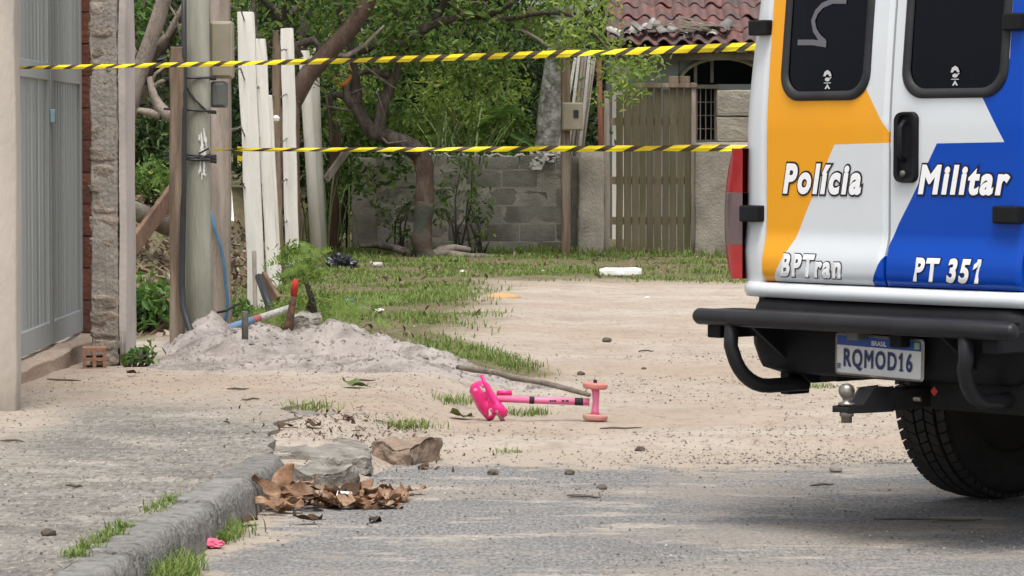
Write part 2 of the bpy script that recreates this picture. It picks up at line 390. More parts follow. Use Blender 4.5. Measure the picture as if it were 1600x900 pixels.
K['whitepaint'] = M('white_car_paint', (.66, .695, .715), (.63, .66, .68), (.48, .46, .43), scale=2.5, scale3=1.8, amt3=.22, bump=0, rough=.28, spec=.4, coat=.2, vary=False)
K['bluepaint'] = M('blue_car_paint', (.0, .055, .40), (.001, .06, .41), (.03, .07, .25), scale=2.5, scale3=1.8, amt3=.22, bump=0, rough=.25, spec=.22, coat=.08, vary=False)
K['blackplastic'] = M('black_bumper_plastic', (.008, .008, .010), (.012, .012, .014), scale=9, bump=.08, bscale=200, rough=.55, spec=.18)
K['blacktube'] = M('satin_black_tube', (.012, .012, .014), (.018, .018, .02), scale=8, bump=0, rough=.42, spec=.3)
K['rubber'] = M('tyre_rubber', (.022, .021, .021), (.034, .031, .028), (.06, .052, .044), scale=6, scale3=3, amt3=.3, bump=.1, rough=.75)
K['chassis'] = M('underbody_black', (.010, .010, .010), (.016, .015, .014), scale=7, bump=.2, rough=.85)
K['steel'] = M('worn_steel', (.35, .32, .28), (.20, .16, .12), (.5, .48, .45), scale=22, scale3=15, bump=.15, metal=.8, rough=.35)
K['letterwhite'] = M('white_lettering', (.90, .90, .90), bump=0, rough=.3, vary=False)
K['letterblack'] = M('black_outline', (.012, .012, .02), bump=0, rough=.4, vary=False)
K['platewhite'] = M('plate_white', (.66, .67, .66), bump=0, rough=.4, vary=False)
K['plateblue'] = M('plate_blue', (.03, .08, .32), bump=0, rough=.4, vary=False)
K['platetext'] = M('plate_digits', (.035, .045, .12), bump=0, rough=.5, vary=False)
K['curtain'] = M('dark_curtain', (.12, .06, .07), (.07, .04, .055), scale=2, bump=0, rough=.9)
K['redlens'] = M('red_lamp_lens', (.42, .010, .016), (.28, .006, .01), scale=7, bump=0, rough=.15, spec=.6, coat=.5, vary=False)
K['clearlens'] = M('smoky_clear_lens', (.14, .095, .10), (.10, .065, .07), scale=6, bump=0, rough=.15, spec=.6, coat=.5, vary=False)
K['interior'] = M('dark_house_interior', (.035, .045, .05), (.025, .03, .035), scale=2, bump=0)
K['sticker'] = M('grey_sticker', (.55, .55, .55), bump=0)
K['faint'] = M('faint_grey_strip', (.13, .125, .14), bump=0, rough=.6)
def glass_mat():
    m, nt, bs = newmat('tinted_glass'); L = nt.links
    t = node(nt, 'ShaderNodeBsdfTransparent'); t.inputs[0].default_value = (.13, .13, .19, 1)
    g = node(nt, 'ShaderNodeBsdfGlossy'); g.inputs['Roughness'].default_value = .04; g.inputs[0].default_value = (.55, .58, .68, 1)
    f = node(nt, 'ShaderNodeFresnel'); f.inputs[0].default_value = 1.38
    mx = node(nt, 'ShaderNodeMixShader')
    L.new(f.outputs[0], mx.inputs[0]); L.new(t.outputs[0], mx.inputs[1]); L.new(g.outputs[0], mx.inputs[2])
    L.new(mx.outputs[0], nt.nodes['Material Output'].inputs[0])
    return m
K['glass'] = glass_mat()
K['grass'] = leafmat('grass_blades', (.10, .17, .035), (.22, .29, .075), (.36, .33, .16), trans=.35, rough=.6)
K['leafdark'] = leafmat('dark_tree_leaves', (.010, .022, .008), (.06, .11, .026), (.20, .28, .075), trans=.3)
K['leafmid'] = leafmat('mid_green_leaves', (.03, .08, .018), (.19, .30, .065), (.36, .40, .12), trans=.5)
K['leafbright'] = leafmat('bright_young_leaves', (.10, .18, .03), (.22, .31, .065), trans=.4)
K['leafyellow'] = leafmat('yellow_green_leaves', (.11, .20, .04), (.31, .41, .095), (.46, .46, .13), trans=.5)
K['leafweed'] = leafmat('weed_leaves', (.05, .13, .025), (.14, .25, .055), trans=.35)

# ------------------------------------------------------------------ lettering (built-in font -> flat meshes)
def text_geo(body, shear=0, bold=0, spacing=1.0):
    cu = bpy.data.curves.new('t', 'FONT'); cu.body = body; cu.size = 1; cu.shear = 0; cu.space_character = spacing; cu.bevel_depth = bold; cu.bevel_resolution = 0
    cu.resolution_u = 5; cu.fill_mode = 'FRONT'
    o = bpy.data.objects.new('t', cu); col.objects.link(o)
    dg = bpy.context.evaluated_depsgraph_get(); dg.update()
    me = bpy.data.meshes.new_from_object(o.evaluated_get(dg), depsgraph=dg)
    vs = [(v.co.x + shear * v.co.y, v.co.y, v.co.z / max(bold, 1e-6)) for v in me.vertices]; fs = [tuple(p.vertices) for p in me.polygons]
    bpy.data.objects.remove(o); bpy.data.curves.remove(cu); bpy.data.meshes.remove(me)
    # the built-in '1' is a bare stroke: give it its flag (and a foot on the plate)
    if body in ('PT 351', 'RQMOD16'):
        par = list(range(len(vs)))
        def fnd(i):
            while par[i] != i: par[i] = par[par[i]]; i = par[i]
            return i
        for f in fs:
            for i in f[1:]: par[fnd(i)] = fnd(f[0])
        comp = {}
        for i in range(len(vs)): comp.setdefault(fnd(i), []).append(i)
        best = min(comp.values(), key=lambda c: max(vs[i][0] - shear * vs[i][1] for i in c) - min(vs[i][0] - shear * vs[i][1] for i in c))
        xl_ = min(vs[i][0] - shear * vs[i][1] for i in best); xr_ = max(vs[i][0] - shear * vs[i][1] for i in best); H_ = max(vs[i][1] for i in best)
        B_ = bold; add = [[(xl_ + .03, H_), (xl_ - .13 - B_ * .4, H_ - .11 - .2 * B_), (xl_ - .13 - B_ * .4, H_ - .21 - B_ * 1.9), (xl_ + .03, H_ - .12 - B_ * 1.6)]]
        if body == 'RQMOD16': add.append([(xl_ - .09, -B_), (xr_ + .09, -B_), (xr_ + .09, .06), (xl_ - .09, .06)])
        for q in add:
            o_ = len(vs); vs += [(x + shear * y, y, .6) for x, y in q]; fs.append(tuple(range(o_, o_ + 4)))
    return vs, fs
def fit_text(geo, ref, box):
    """geo vertices scaled so that ref's bounds fill box (x0,z0,x1,z1) -> list of (x,z)"""
    xs = [v[0] for v in ref[0]]; ys = [v[1] for v in ref[0]]
    x0, x1, y0, y1 = min(xs), max(xs), min(ys), max(ys)
    return [(box[0] + (v[0] - x0) / (x1 - x0) * (box[2] - box[0]), box[1] + (v[1] - y0) / (y1 - y0) * (box[3] - box[1]), v[2]) for v in geo[0]]
TXT = {}
for key, sh in (('Polícia', .22), ('Militar', .22), ('BPTran', .22), ('PT 351', .22), ('RQMOD16', 0), ('BRASIL', 0), ('BR', 0)):
    if key in ('RQMOD16', 'BRASIL', 'BR'): TXT[key] = (text_geo(key, 0,   .030 if key == 'RQMOD16' else .008, 1.2 if key == 'RQMOD16' else 1), None)
    else: TXT[key] = (text_geo(key, sh, .044, 1.2), text_geo(key, sh, .092 if key in ('Polícia', 'Militar') else .078, 1.2))

# ================================================================== THE SETTING
def axis(fine0, fine1, step, far, n=14):
    a = list(np.arange(fine0, fine1 + 1e-6, step)); k = np.geomspace(1, far, n)
    return [fine0 - q for q in k[::-1]] + a + [fine1 + q for q in k]
# soil / grass mask
def grass_mask(x, y):
    n = .35 * nz(x, y, .7, 11) + .25 * nz(x, y, 2.1, 12)
    a = sstep(29.6, 32.5, y + 1.6 * n) * (1 - sstep(37.6, 38.4, y)) * sstep(-2.6, -2.0, x)       # strip under the block wall
    b = sstep(20.5, 22.5, y + n) * (1 - sstep(-1.0 + .022 * (y - 20), .05 + .022 * (y - 20), x + .7 * n)) * sstep(-2.6, -2.0, x)   # along the fence
    d = (1 - sstep(.10, .34, abs((x + .25) - (y - 19.5) * -.2) )) * sstep(17.6, 18.4, y) * (1 - sstep(22, 23.5, y))   # tongue right of the sand
    return max(a, b, .8 * d)
def soil_mask(x, y):
    yard = (1 - sstep(-2.5, -2.1, x)) * sstep(20.5, 21.5, y)
    back = sstep(37.8, 38.3, y)
    return max(grass_mask(x, y), yard, back)
xs = axis(-3.4, 3.6, .06, 500); ys = [-400, -100, -20, 0, 5, 8] + list(np.arange(9, 16, .05)) + list(np.arange(16, 24, .09)) + list(np.arange(24, 41, .22)) + list(np.arange(41, 60, 2.5)) + [62, 70, 90, 150, 300, 700]
gv = [(x, y, gz(x, y)) for y in ys for x in xs]; nx = len(xs)
gf = [(j*nx+i, j*nx+i+1, (j+1)*nx+i+1, (j+1)*nx+i) for j in range(len(ys)-1) for i in range(nx-1)]
g = MB(); g.add(gv, gf); ground = tag(g.build('ground', MG, smooth=True), kind='structure')
at_ = ground.data.attributes.new('soil', 'FLOAT', 'POINT')
at_.data.foreach_set('value', [soil_mask(x, y) for x, y, z in gv])

g = MB(); rx = list(np.linspace(-1.9, 4, 40)) + [8, 20, 60, 200]; ry = [-200, -40, -5, 5] + list(np.linspace(8, 14.6, 40))
g.add([(x, y, .0 + .004 * nz(x, y, 1.2, 3)) for y in ry for x in rx], [(j*len(rx)+i, j*len(rx)+i+1, (j+1)*len(rx)+i+1, (j+1)*len(rx)+i) for j in range(len(ry)-1) for i in range(len(rx)-1)])
rd_ = tag(g.build('road', MR, smooth=True), kind='structure')
a_ = rd_.data.attributes.new('sand', 'FLOAT', 'POINT')
def road_sand(x, y):
    e = .97 * sstep(12.7, 13.95, y + .5 * nz(x, y, .7, 61)); k = .75 * (1 - sstep(.08, .4, x - kerb_x(y) + .25 * nz(x, y, 1.2, 62)))
    l = .8 * (1 - sstep(-.9, -.05, x + .5 * nz(x, y, .9, 63))) * sstep(11.2, 12.6, y)
    return max(e, k, l)
a_.data.foreach_set('value', [road_sand(v[0], v[1]) for v in g.v])

# raised pavement slab, far end broken and drowned in sand
g = MB(); wy = [-60, -20, 0, 6] + list(np.arange(8, 15.7, .07)); wt = np.linspace(0, 1, 36)
def walk_edge(y): return kerb_x(min(y, 12.4)) - .13 + (.10 * nz(y, 0, 2.5, 3) if y > 12.4 else 0)
def walk_z(x, y): return .118 + .006 * nz(x, y, 1.4, 6) + .004 * nz(x, y, 5, 9)
vs = []
for y in wy:
    e = walk_edge(y)
    for t in wt:
        x = -2.75 + (e + 2.75) * t; vs.append((x, y, walk_z(x, y)))
    vs.append((e, y, -.02))
n = len(wt) + 1
g.add(vs, [(j*n+i, j*n+i+1, (j+1)*n+i+1, (j+1)*n+i) for j in range(len(wy)-1) for i in range(n-1)])
tag(g.build('pavement', MW, smooth=True), kind='structure')
pv = bpy.data.objects['pavement']; shade_auto(pv, 45)
a_ = pv.data.attributes.new('sand', 'FLOAT', 'POINT')
a_.data.foreach_set('value', [min(1, max(sstep(13.6, 15.6, v[1] + .9 * nz(v[0], v[1], 1.1, 51)), .9 * (1 - sstep(.05, .5, v[0] + 2.15 + .2 * nz(v[0], v[1], 1.5, 52))) * sstep(11, 13.5, v[1]))) for v in vs])

# kerb stones
kt = thing('kerb', 'weathered grey concrete kerb along the edge of the pavement', 'kerb', (kerb_x(10), 10, 0))
ky = [7.6, 8.55, 9.4, 10.05, 10.75, 11.5, 12.38]
for i in range(len(ky) - 1):
    y0, y1 = ky[i] + .006, ky[i+1] - .006
    bm = bmesh.new(); bmesh.ops.create_cube(bm, size=2); bmesh.ops.subdivide_edges(bm, edges=bm.edges[:], cuts=15, use_grid_fill=True)
    last = i == len(ky) - 2
    for v in bm.verts:
        t = (v.co.y + 1) / 2; y = y0 + (y1 - y0) * t
        z = -.06 + (v.co.z + 1) / 2 * .185
        xx = v.co.x
        if v.co.z > .5 and xx > .55: z -= .03 * ((xx - .55) / .45) ** 2 * (v.co.z - .5) / .5      # rounded nose
        x = kerb_x(y) - .065 + xx * .065 + (.018 * (1 - (v.co.z + 1) / 2) if xx > .9 else 0)
        if last and t > .75: x -= .05 * ((t - .75) / .25) ** 2 * (xx + 1) / 2
        p = Vector((x, y, z)); p += noise.noise_vector(p * 5 + Vector((i, 0, 0))) * .007 + noise.noise_vector(p * 24 + Vector((i, 3, 0))) * .004 + noise.noise_vector(p * 60) * .003 + Vector((0, 0, -.012 * max(0, noise.noise(p * 9) - .25)))
        p.z += (.006, -.004, .004, -.006, .003, .0)[i]
        v.co = p
    bm.verts.index_update(); b = MB().add([v.co for v in bm.verts], [[v.index for v in f.verts] for f in bm.faces]); bm.free()
    b.build('kerb_stone', K['kerb'], kt, smooth=True)

def chunk(name, label, p0, p1, amp, seed, mat, sub=17, freq=5, rot=0):
    c = (Vector(p0) + Vector(p1)) / 2; mb = rough_box(Vector(p0) - c, Vector(p1) - c, sub, amp, freq, seed)
    rm = Matrix.Rotation(rot, 3, 'Z'); mb.v = [tuple(rm @ Vector(v) + c) for v in mb.v]
    o = mb.build(name, mat, origin=(c.x, c.y, min(p0[2], p1[2]))); shade_auto(o, 28); return tag(o, label, 'rubble')
chunk('concrete_slab', 'broken flat concrete slab jutting out past the end of the kerb', (-1.10, 12.75, .0), (-.55, 13.40, .088), .020, 1, K['rubble'], rot=.1)
chunk('concrete_chunk', 'pale jagged concrete chunk wedged under the broken slab by the leaves', (-.86, 12.42, -.04), (-.60, 12.70, .06), .035, 2, K['rubble'], rot=.3)
chunk('concrete_chunk', 'reddish brown stone lying right of the broken pavement slab', (-.52, 13.28, -.03), (-.33, 13.50, .07), .038, 3, M('reddish_stone', (.30, .22, .165), (.22, .16, .12), (.16, .13, .10), scale=9, scale3=6, bump=.8), rot=-.35)
chunk('concrete_chunk', 'low crumbled concrete lump half sunk in the dirt behind the slab', (-.95, 14.35, .0), (-.62, 14.65, .10), .04, 5, K['rubble'], rot=.05)
chunk('concrete_chunk', 'small pale stone resting on top of the sand heap', (-1.32, 20.4, .10), (-1.14, 20.6, .21), .045, 6, K['rubble'])

# ================================================================== SAND HEAP
BUMPS = [(-1.35, 17.6, .07, .5, .7), (-.75, 17.5, .085, .5, .6), (-1.45, 18.8, .17, .36, .85), (-.98, 19.0, .215, .27, .6), (-.70, 18.9, .15, .20, .5), (-.52, 18.4, .11, .26, .55), (-.2, 17.6, .075, .30, .5), (-1.85, 20.3, .27, .17, .5), (-1.55, 19.6, .14, .25, .6), (-1.2, 20.1, .13, .45, .5), (.05, 17.1, .035, .28, .35)]
def sandz(x, y):
    h = 0
    for bx, by, bh, sx, sy in BUMPS: h = max(h, bh * math.exp(-((x-bx)/sx)**2 - ((y-by)/sy)**2)) if h == 0 else h + bh * .35 * math.exp(-((x-bx)/sx)**2 - ((y-by)/sy)**2) + max(0, bh * math.exp(-((x-bx)/sx)**2 - ((y-by)/sy)**2) - h) * .65
    r = .05 * nz(x, y, 2.6, 21) + .022 * abs(nz(x, y, 6, 22)) + .012 * nz(x, y, 13, 23) + .014 * nz(x, y, 28, 24)
    return h * .84 * (1 + 1.6 * r / .1 * .35) + r * min(1, h / .07) * .75 - .028
sx = np.arange(-2.1, .6, .022); sy = np.arange(16.2, 21.8, .04)
g = MB(); nn = len(sx)
g.add([(x, y, gz(x, y) + sandz(x, y)) for y in sy for x in sx], [(j*nn+i, j*nn+i+1, (j+1)*nn+i+1, (j+1)*nn+i) for j in range(len(sy)-1) for i in range(nn-1)])
tag(g.build('sand_heap', K['sandpile'], smooth=True, origin=(-1, 19, 0)), 'low heap of greyish white builders sand beside the poles', 'sand heap')
def top(x, y): return gz(x, y) + max(0, sandz(x, y))
g = MB()
ic = []
for k in range(5):   # ochre spill in the grass
    pass
p = gpt(785, 463); q = MB().lathe([(0, .035), (.05, .03), (.11, .012), (.17, -.01)], 14, Matrix.Translation(p) @ Matrix.Scale(1.5, 4, (0, 1, 0)))
tag(q.build('ochre_sand_spill', K['ochre'], smooth=True, origin=p), 'small spill of ochre sand on the grass edge', 'sand')

# ================================================================== LEFT: WALL END, GATE, PILLAR
b = rough_box((-3.2, 14.45, .0), (-2.10, 14.62, 3.2), 10, .012, 1.6, 4)
b.build('plaster_wall', K['plaster'], origin=(-2.5, 14.5, 0), smooth=True)
tag(bpy.data.objects['plaster_wall'], 'pale beige plastered wall end at the left edge of the view', 'wall')

GX = -2.42
gt = thing('metal_gate', 'grey ribbed sheet metal double gate between plaster wall and pillar', 'gate', (GX, 17, .2))
def gate_leaf(y0, y1):
    z0, z1, z2 = .205, 1.58, 3.0
    fr = MB()
    for (a, c) in ((y0, y0 + .07), (y1 - .07, y1)): fr.box((GX - .02, a, z0), (GX + .02, c, z2))
    fr.box((GX - .02, y0 + .07, z0), (GX + .02, y1 - .07, z0 + .12)); fr.box((GX - .022, y0 + .07, z1), (GX + .022, y1 - .07, z1 + .09))
    lf = fr.build('gate_leaf', K['galv'], gt, bevel=.004)
    nr = 11; st = (y1 - y0 - .14) / nr
    for za, zb in ((z0 + .121, z1 - .001), (z1 + .091, z2)):
        for k in range(nr):
            a = y0 + .07 + k * st
            pr = MB(); pr.add([(GX - .012, a, za), (GX + .004, a + st*.15, za), (GX + .004, a + st*.75, za), (GX - .012, a + st*.9, za), (GX - .012, a + st, za),
                               (GX - .012, a, zb), (GX + .004, a + st*.15, zb), (GX + .004, a + st*.75, zb), (GX - .012, a + st*.9, zb), (GX - .012, a + st, zb)],
                              [(i, i+1, i+6, i+5) for i in range(4)])
            pr.build('sheet_rib', K['galv'], lf)
gate_leaf(14.72, 16.20); gate_leaf(16.23, 17.77); gate_leaf(17.80, 19.08)
MB().box((GX + .02, 17.755, 1.36), (GX + .045, 17.815, 1.43)).build('latch', M('pale_blue_latch', (.25, .38, .42), bump=0), gt, bevel=.005)
b = rough_box((-2.75, 14.7, .0), (-2.29, 19.2, .19), 22, .018, 4, 9)
tag(b.build('gate_threshold', M('crumbling_orange_cement', (.42, .30, .22), (.36, .30, .25), (.50, .42, .34), scale=5, scale3=3, bump=.8), origin=(-2.5, 17, 0), smooth=True), 'crumbling orange cement threshold under the metal gate', 'threshold')

pt = thing('brick_pillar', 'rough exposed brick pillar with plastered street side beside the gate', 'pillar', (-2.1, 17.7, .1))
z = .10; i = 0
while z < 3.1:
    h = random.uniform(.06, .12); j = random.uniform(-.007, .007)
    rough_box((-2.18 + j, 17.62 + random.uniform(0, .012), z + .002), (-2.03, 18.05, z + h - .004), 6, .010, 14, i).build('brick', K['roughbrick'], pt, smooth=True)
    z += h; i += 1
rough_box((-2.173, 17.624, .1), (-2.035, 18.04, 3.1), 40, .012, 11, 77).build('mortar_core', K['mortar'], pt, smooth=True)
rough_box((-2.033, 17.63, .07), (-1.99, 18.07, 3.2), 12, .008, 2.5, 3).build('plaster_skin', K['plaster2'], pt, smooth=True)
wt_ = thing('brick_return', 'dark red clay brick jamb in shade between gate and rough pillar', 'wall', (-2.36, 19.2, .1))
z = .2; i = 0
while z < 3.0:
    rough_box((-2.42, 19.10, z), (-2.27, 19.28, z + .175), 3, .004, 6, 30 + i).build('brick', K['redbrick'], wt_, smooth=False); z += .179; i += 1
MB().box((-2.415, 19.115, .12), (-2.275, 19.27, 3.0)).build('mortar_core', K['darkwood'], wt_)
# hollow brick at the pillar's foot
hb = MB(); c = Vector((-2.13, 17.38, .095)); hw, hh, hd = .06, .115, .19
for k in range(3): hb.box((c.x - hw + k * (2*hw - .018)/2, c.y, c.z), (c.x - hw + k * (2*hw - .018)/2 + .018, c.y + hd, c.z + hh))
for k in range(3):
    zz = c.z + k * (hh - .016) / 2
    for s in range(2): hb.box((c.x - hw + .018 + s * (hw - .009), c.y + .001, zz), (c.x - hw + .018 + s * (hw - .009) + hw - .027, c.y + hd - .001, zz + .016))
o = tag(hb.build('hollow_brick', K['hollow'], origin=c), 'orange hollow clay brick showing its holes at the pillar foot', 'brick')
o.rotation_euler = (0, 0, .12)

# ================================================================== POLES, METERS, CABLES
p = gpt(310, 540); PX, PY = p.x, p.y
pole_p = Vector((PX, PY, 0)); s_ = FOC / PY
rr = .5 * 39 / s_
t = thing('utility_pole', 'round greenish grey weathered pole standing in the sand heap', 'pole', (PX, PY, 0))
b = MB().lathe([(rr * 1.05, -.2), (rr * 1.04, .5), (rr, 1.5), (rr * .98, 3), (rr * .95, 5)], 24, Matrix.Translation(pole_p)); b.build('shaft', K['pole'], t, smooth=True)
# flaked paint patches
def pole_patch(z0, z1, a0, a1, seed, mat, name):
    mb = MB(); na, nzr = 26, 48; vs = []
    for j in range(nzr + 1):
        for i in range(na + 1):
            a = a0 + (a1 - a0) * i / na; zz = z0 + (z1 - z0) * j / nzr
            vs.append((PX + (rr * 1.03 + .004) * math.cos(a), PY + (rr * 1.03 + .004) * math.sin(a), zz))
    fs = []
    for j in range(nzr):
        for i in range(na):
            u, v = (i + .5) / na * 2 - 1, (j + .5) / nzr * 2 - 1
            if noise.fractal((i * .16 + seed, j * .09, seed), 1, 2, 4) > .55 * (u*u + v*v) - .22: fs.append((j*(na+1)+i, j*(na+1)+i+1, (j+1)*(na+1)+i+1, (j+1)*(na+1)+i))
    mb.add(vs, fs).build(name, mat, t)
pole_patch(at(315, 280, PY).z, at(315, 200, PY).z, R(-82), R(-40), 2, K['whitewash'], 'paint_patch')
b = MB()
def wrap(z, tilt, r_=.006, turns=1.0, ph=0):
    pts = []
    for k in range(int(24 * turns) + 1):
        a = 2 * math.pi * k / 24 + ph; pts.append((PX - .03 + (rr + .085) * math.cos(a) * (.86 if math.cos(a) > 0 else 1.05), PY + (rr + .012) * math.sin(a), z + tilt * math.cos(a) + .01 * turns * k / 24))
    return pts
for z, tl in ((at(0, 124, PY).z, -.0), (at(0, 174, PY).z, -.01), (at(0, 248, PY).z, .01), (at(0, 244, PY).z, -.02), (at(0, 251, PY).z, -.01)):
    MB().tube(wrap(z, tl), .0075, 6).build('binding_wire', K['cable'], t)
tw = [(PX + rr * .2, PY - rr - .012, at(0, 240, PY).z), (PX + rr, PY - rr - .02, at(0, 232, PY).z), (PX + rr * 1.1, PY - rr - .02, at(0, 240, PY).z), (PX + rr * .3, PY - rr - .03, at(0, 248, PY).z)]
MB().tube(tw, .006, 6).build('binding_wire', K['cable'], t); b.tube([(PX - rr * .9, PY - rr * .5 - .02, at(0, 135, PY).z), (PX, PY - rr - .015, at(0, 158, PY).z), (PX + rr, PY - rr * .5 - .02, at(0, 177, PY).z)], .006, 6)
b.build('binding_wire', K['cable'], t)

pb = gpt(279, 556)
def post(name, label, cat, x, y, w_, d_, z0, z1, mat, seed, amp=.01, lean=(0, 0), group=None):
    mb = rough_box((x - w_/2, y - d_/2, z0), (x + w_/2, y + d_/2, z1), 14, amp, 2.5, seed)
    mb.v = [(a + lean[0] * (c - z0), bb + lean[1] * (c - z0), c) for a, bb, c in mb.v]
    return tag(mb.build(name, mat, origin=(x, y, z0), smooth=True), label, cat, group)
y_ = PY - .12
post('timber_post', 'split brown timber post strapped to the left of the round pole', 'post', at(279, 300, y_).x - .01, y_, .088, .09, -.05, at(0, 72, y_).z, K['timber'], 5, .012, (.004, 0))
y_ = PY + 1.6
post('square_post', 'grey brown square post just right of the round pole', 'post', at(345, 300, y_).x, y_, .125, .125, -.05, 3.4, K['greywood'], 8, .01)
# meter boxes
def meter_box(name, label, px0, py0, px1, py1, Y, mat, d=.16, lid=True):
    a, c = at(px0, py1, Y), at(px1, py0, Y)
    th = thing(name, label, 'meter box', ((a.x + c.x) / 2, Y, a.z))
    MB().box((a.x, Y, a.z), (c.x, Y + d, c.z)).build('case', mat, th, bevel=.012)
    if lid:
        m = .012; MB().box((a.x + m, Y - .014, a.z + m), (c.x - m, Y - .001, c.z - m)).build('lid', mat, th, bevel=.008)
    return th
mbx = meter_box('meter_box', 'tall beige electricity meter box on the side of the round pole', 328, 33, 363, 122, PY + .05, K['beige'])
meter_box('meter_box', 'small dark grey meter box hanging under the beige one', 329, 127, 353, 168, PY + .06, K['greybox'])
# conduit and cables
y_ = PY - .24
pts = [at(287, -40, y_ + .1), at(288, 120, y_ + .1), at(287, 300, y_ + .08), at(284, 440, y_ + .04), at(286, 480, y_), at(295, 510, y_ - .05), at(309, 545, y_ - .2), at(314, 556, y_ - .25)]
tag(MB().tube(pts, [.016, .016, .017, .019, .021, .021, .02, .02], 10).build('conduit', K['cable'], smooth=True, origin=pts[-1]), 'black flexible conduit running down the timber post into the sand', 'conduit')
y_ = PY + 1.5
pts = [at(330, 330, y_), at(336, 360, y_), at(345, 385, y_), at(350, 410, y_), at(352, 440, y_), at(356, 470, y_), at(353, 495, y_), at(348, 512, y_)]
tag(MB().tube(pts, .010, 6).build('blue_cord', K['blue'], smooth=True, origin=pts[-1]), 'thin blue cord dangling down the square post', 'cord')
pts = [at(340, 488, y_ - .05), at(352, 486, y_ - .1), at(366, 478, y_), at(375, 474, y_)]
tag(MB().tube(pts, .009, 6).build('black_cable', K['cable'], origin=pts[0]), 'short black cable tied round the square post near the ground', 'cable')
y_ = PY - .1
pts = [at(228, 582, y_), at(232, 560, y_), at(243, 540, y_), at(246, 560, y_ - .1), at(247, 590, y_ - .1)]
tag(MB().tube(pts, .006, 6).build('black_cable', K['cable'], origin=pts[0]), 'thin looping cable by the weeds left of the poles', 'cable')

# ================================================================== BARBED WIRE FENCE
fc = thing('barbed_wire_fence', 'makeshift barbed wire fence on white boards, pipes and sticks', 'fence', (-2, 30, 0))
def fpost(name, pxl, pxr, pyt, D, mat, kind, seed, lean=0, label=None):
    a, c = at(pxl, pyt, D), at(pxr, pyt, D)
    w_ = c.x - a.x; cx = (a.x + c.x) / 2
    if kind == 'pipe':
        mb = MB().lathe([(w_/2, -.1), (w_/2, 1.2), (w_/2, a.z), (w_/2 - .008, a.z), (w_/2 - .008, a.z - .1)], 16, Matrix.Translation((cx, D, 0)))
    else:
        mb = rough_box((cx - w_/2, D - .03 if kind == 'board' else D - w_/2, -.1), (cx + w_/2, D + .03 if kind == 'board' else D + w_/2, a.z), 12, .008 if kind == 'board' else .02, 2.2, seed)
    mb.v = [(x + lean * (z - a.z), y, z) for x, y, z in mb.v]
    o = mb.build(name, mat, fc, smooth=True)
    if label: o['label'] = label
    return o
fpost('white_board', 370, 397, 19, 25.2, K['whiteboard'], 'board', 1, lean=-.035, label='tallest whitewashed board nearest the pole')
fpost('white_board', 398, 415, 60, 28.4, K['whiteboard'], 'board', 2, lean=-.05)
fpost('white_board', 402, 425, 148, 29, K['whiteboard'], 'board', 3, lean=-.05)
fpost('white_board', 438, 459, 44, 32.5, K['whiteboard'], 'board', 4, lean=-.02)
fpost('pipe_post', 466, 484, 79, 36, K['pvc'], 'pipe', 5, lean=-.06)
fpost('pipe_post', 480, 497, 75, 37, K['pvc'], 'pipe', 6, lean=-.04)
fpost('stick_post', 424, 437, 48, 30.5, K['timber'], 'stick', 7, lean=-.01)
fpost('stick_post', 456, 468, 150, 34, K['darkwood'], 'stick', 8)
fpost('stick_post', 515, 530, 190, 38.5, K['darkwood'], 'stick', 9)
fpost('stick_post', 392, 402, -10, 30, K['bark'], 'stick', 10)
for z in (2.15, 1.72, 1.30, .92, .52):
    mb = MB(); ysn = [PY + 1.6, 25.16, 28.36, 32.44, 35.9, 37.6]; xsn = [-1.93, -1.97, -2.1, -2.14, -2.2, -2.22]
    pts = []
    for i in range(len(ysn) - 1):
        for k in range(8):
            tt = k / 8; pts.append(Vector((xsn[i] + (xsn[i+1] - xsn[i]) * tt, ysn[i] + (ysn[i+1] - ysn[i]) * tt, z + .10 * sstep(26, 22, ysn[i]) - .05 * math.sin(math.pi * tt) + random.uniform(-.006, .006))))
    mb.tube(pts, .0055, 4, cap=False)
    for i in range(len(pts) - 1):
        for k in range(3):
            c = pts[i].lerp(pts[i+1], k / 3); d = Vector((random.uniform(-1, 1), random.uniform(-.3, .3), random.uniform(-1, 1))).normalized() * .014
            mb.tube([c - d, c + d], .0022, 3)
    mb.build('barbed_wire', K['wire'], fc)
MB().lathe([(0, -.03), (.03, -.015), (.035, .01), (.02, .03), (0, .035)], 7, Matrix.Translation(at(431, 186, 30.3))).build('snagged_rag', K['litter'], fc)

# leaning pieces around the fence
def plank(name, label, p, q, w_, d_, mat, cat='plank'):
    p, q = Vector(p), Vector(q)
    return tag(MB().beam(p, q, w_, d_).build(name, mat, origin=p if p.z < q.z else q, bevel=.006), label, cat)
y_ = 23.5
plank('wooden_plank', 'dark reddish plank leaning diagonally behind the timber post', at(196, 402, y_), at(272, 298, y_ + .4), .04, .115, K['darkwood'])
plank('wooden_plank', 'small brown plank propped low between the weeds and the pole', at(222, 542, 21.6), at(268, 500, 22.2), .03, .06, K['darkwood'])
plank('wooden_plank', 'thin brown lath behind the square post', at(328, 440, 24), at(366, 408, 24.5), .03, .05, K['darkwood'])
tag(MB().tube([at(190, 322, 27), at(222, 334, 27.3), at(262, 356, 27.8)], [.075, .08, .07], 9).build('fallen_log', K['greybark'], smooth=True, origin=at(222, 334, 27)), 'grey brown log lying on the bank behind the leaning plank', 'log')
plank('wooden_plank', 'pale cut board leaning behind the tallest white board', at(362, 350, 26.5), at(352, 235, 26.8), .03, .10, K['whiteboard'])
plank('wooden_plank', 'grey stake leaning at the foot of the tallest white board', at(399, 490, 24.9), at(397, 392, 25.0), .03, .04, K['greywood'])
tag(MB().tube([at(404, 432, 24.5), at(418, 470, 24.3), at(428, 498, 24.2)], [.028, .03, .03], 9).build('black_pipe', K['cable'], smooth=True, origin=at(428, 498, 24.2)), 'short black pipe leaning against the white boards', 'pipe')
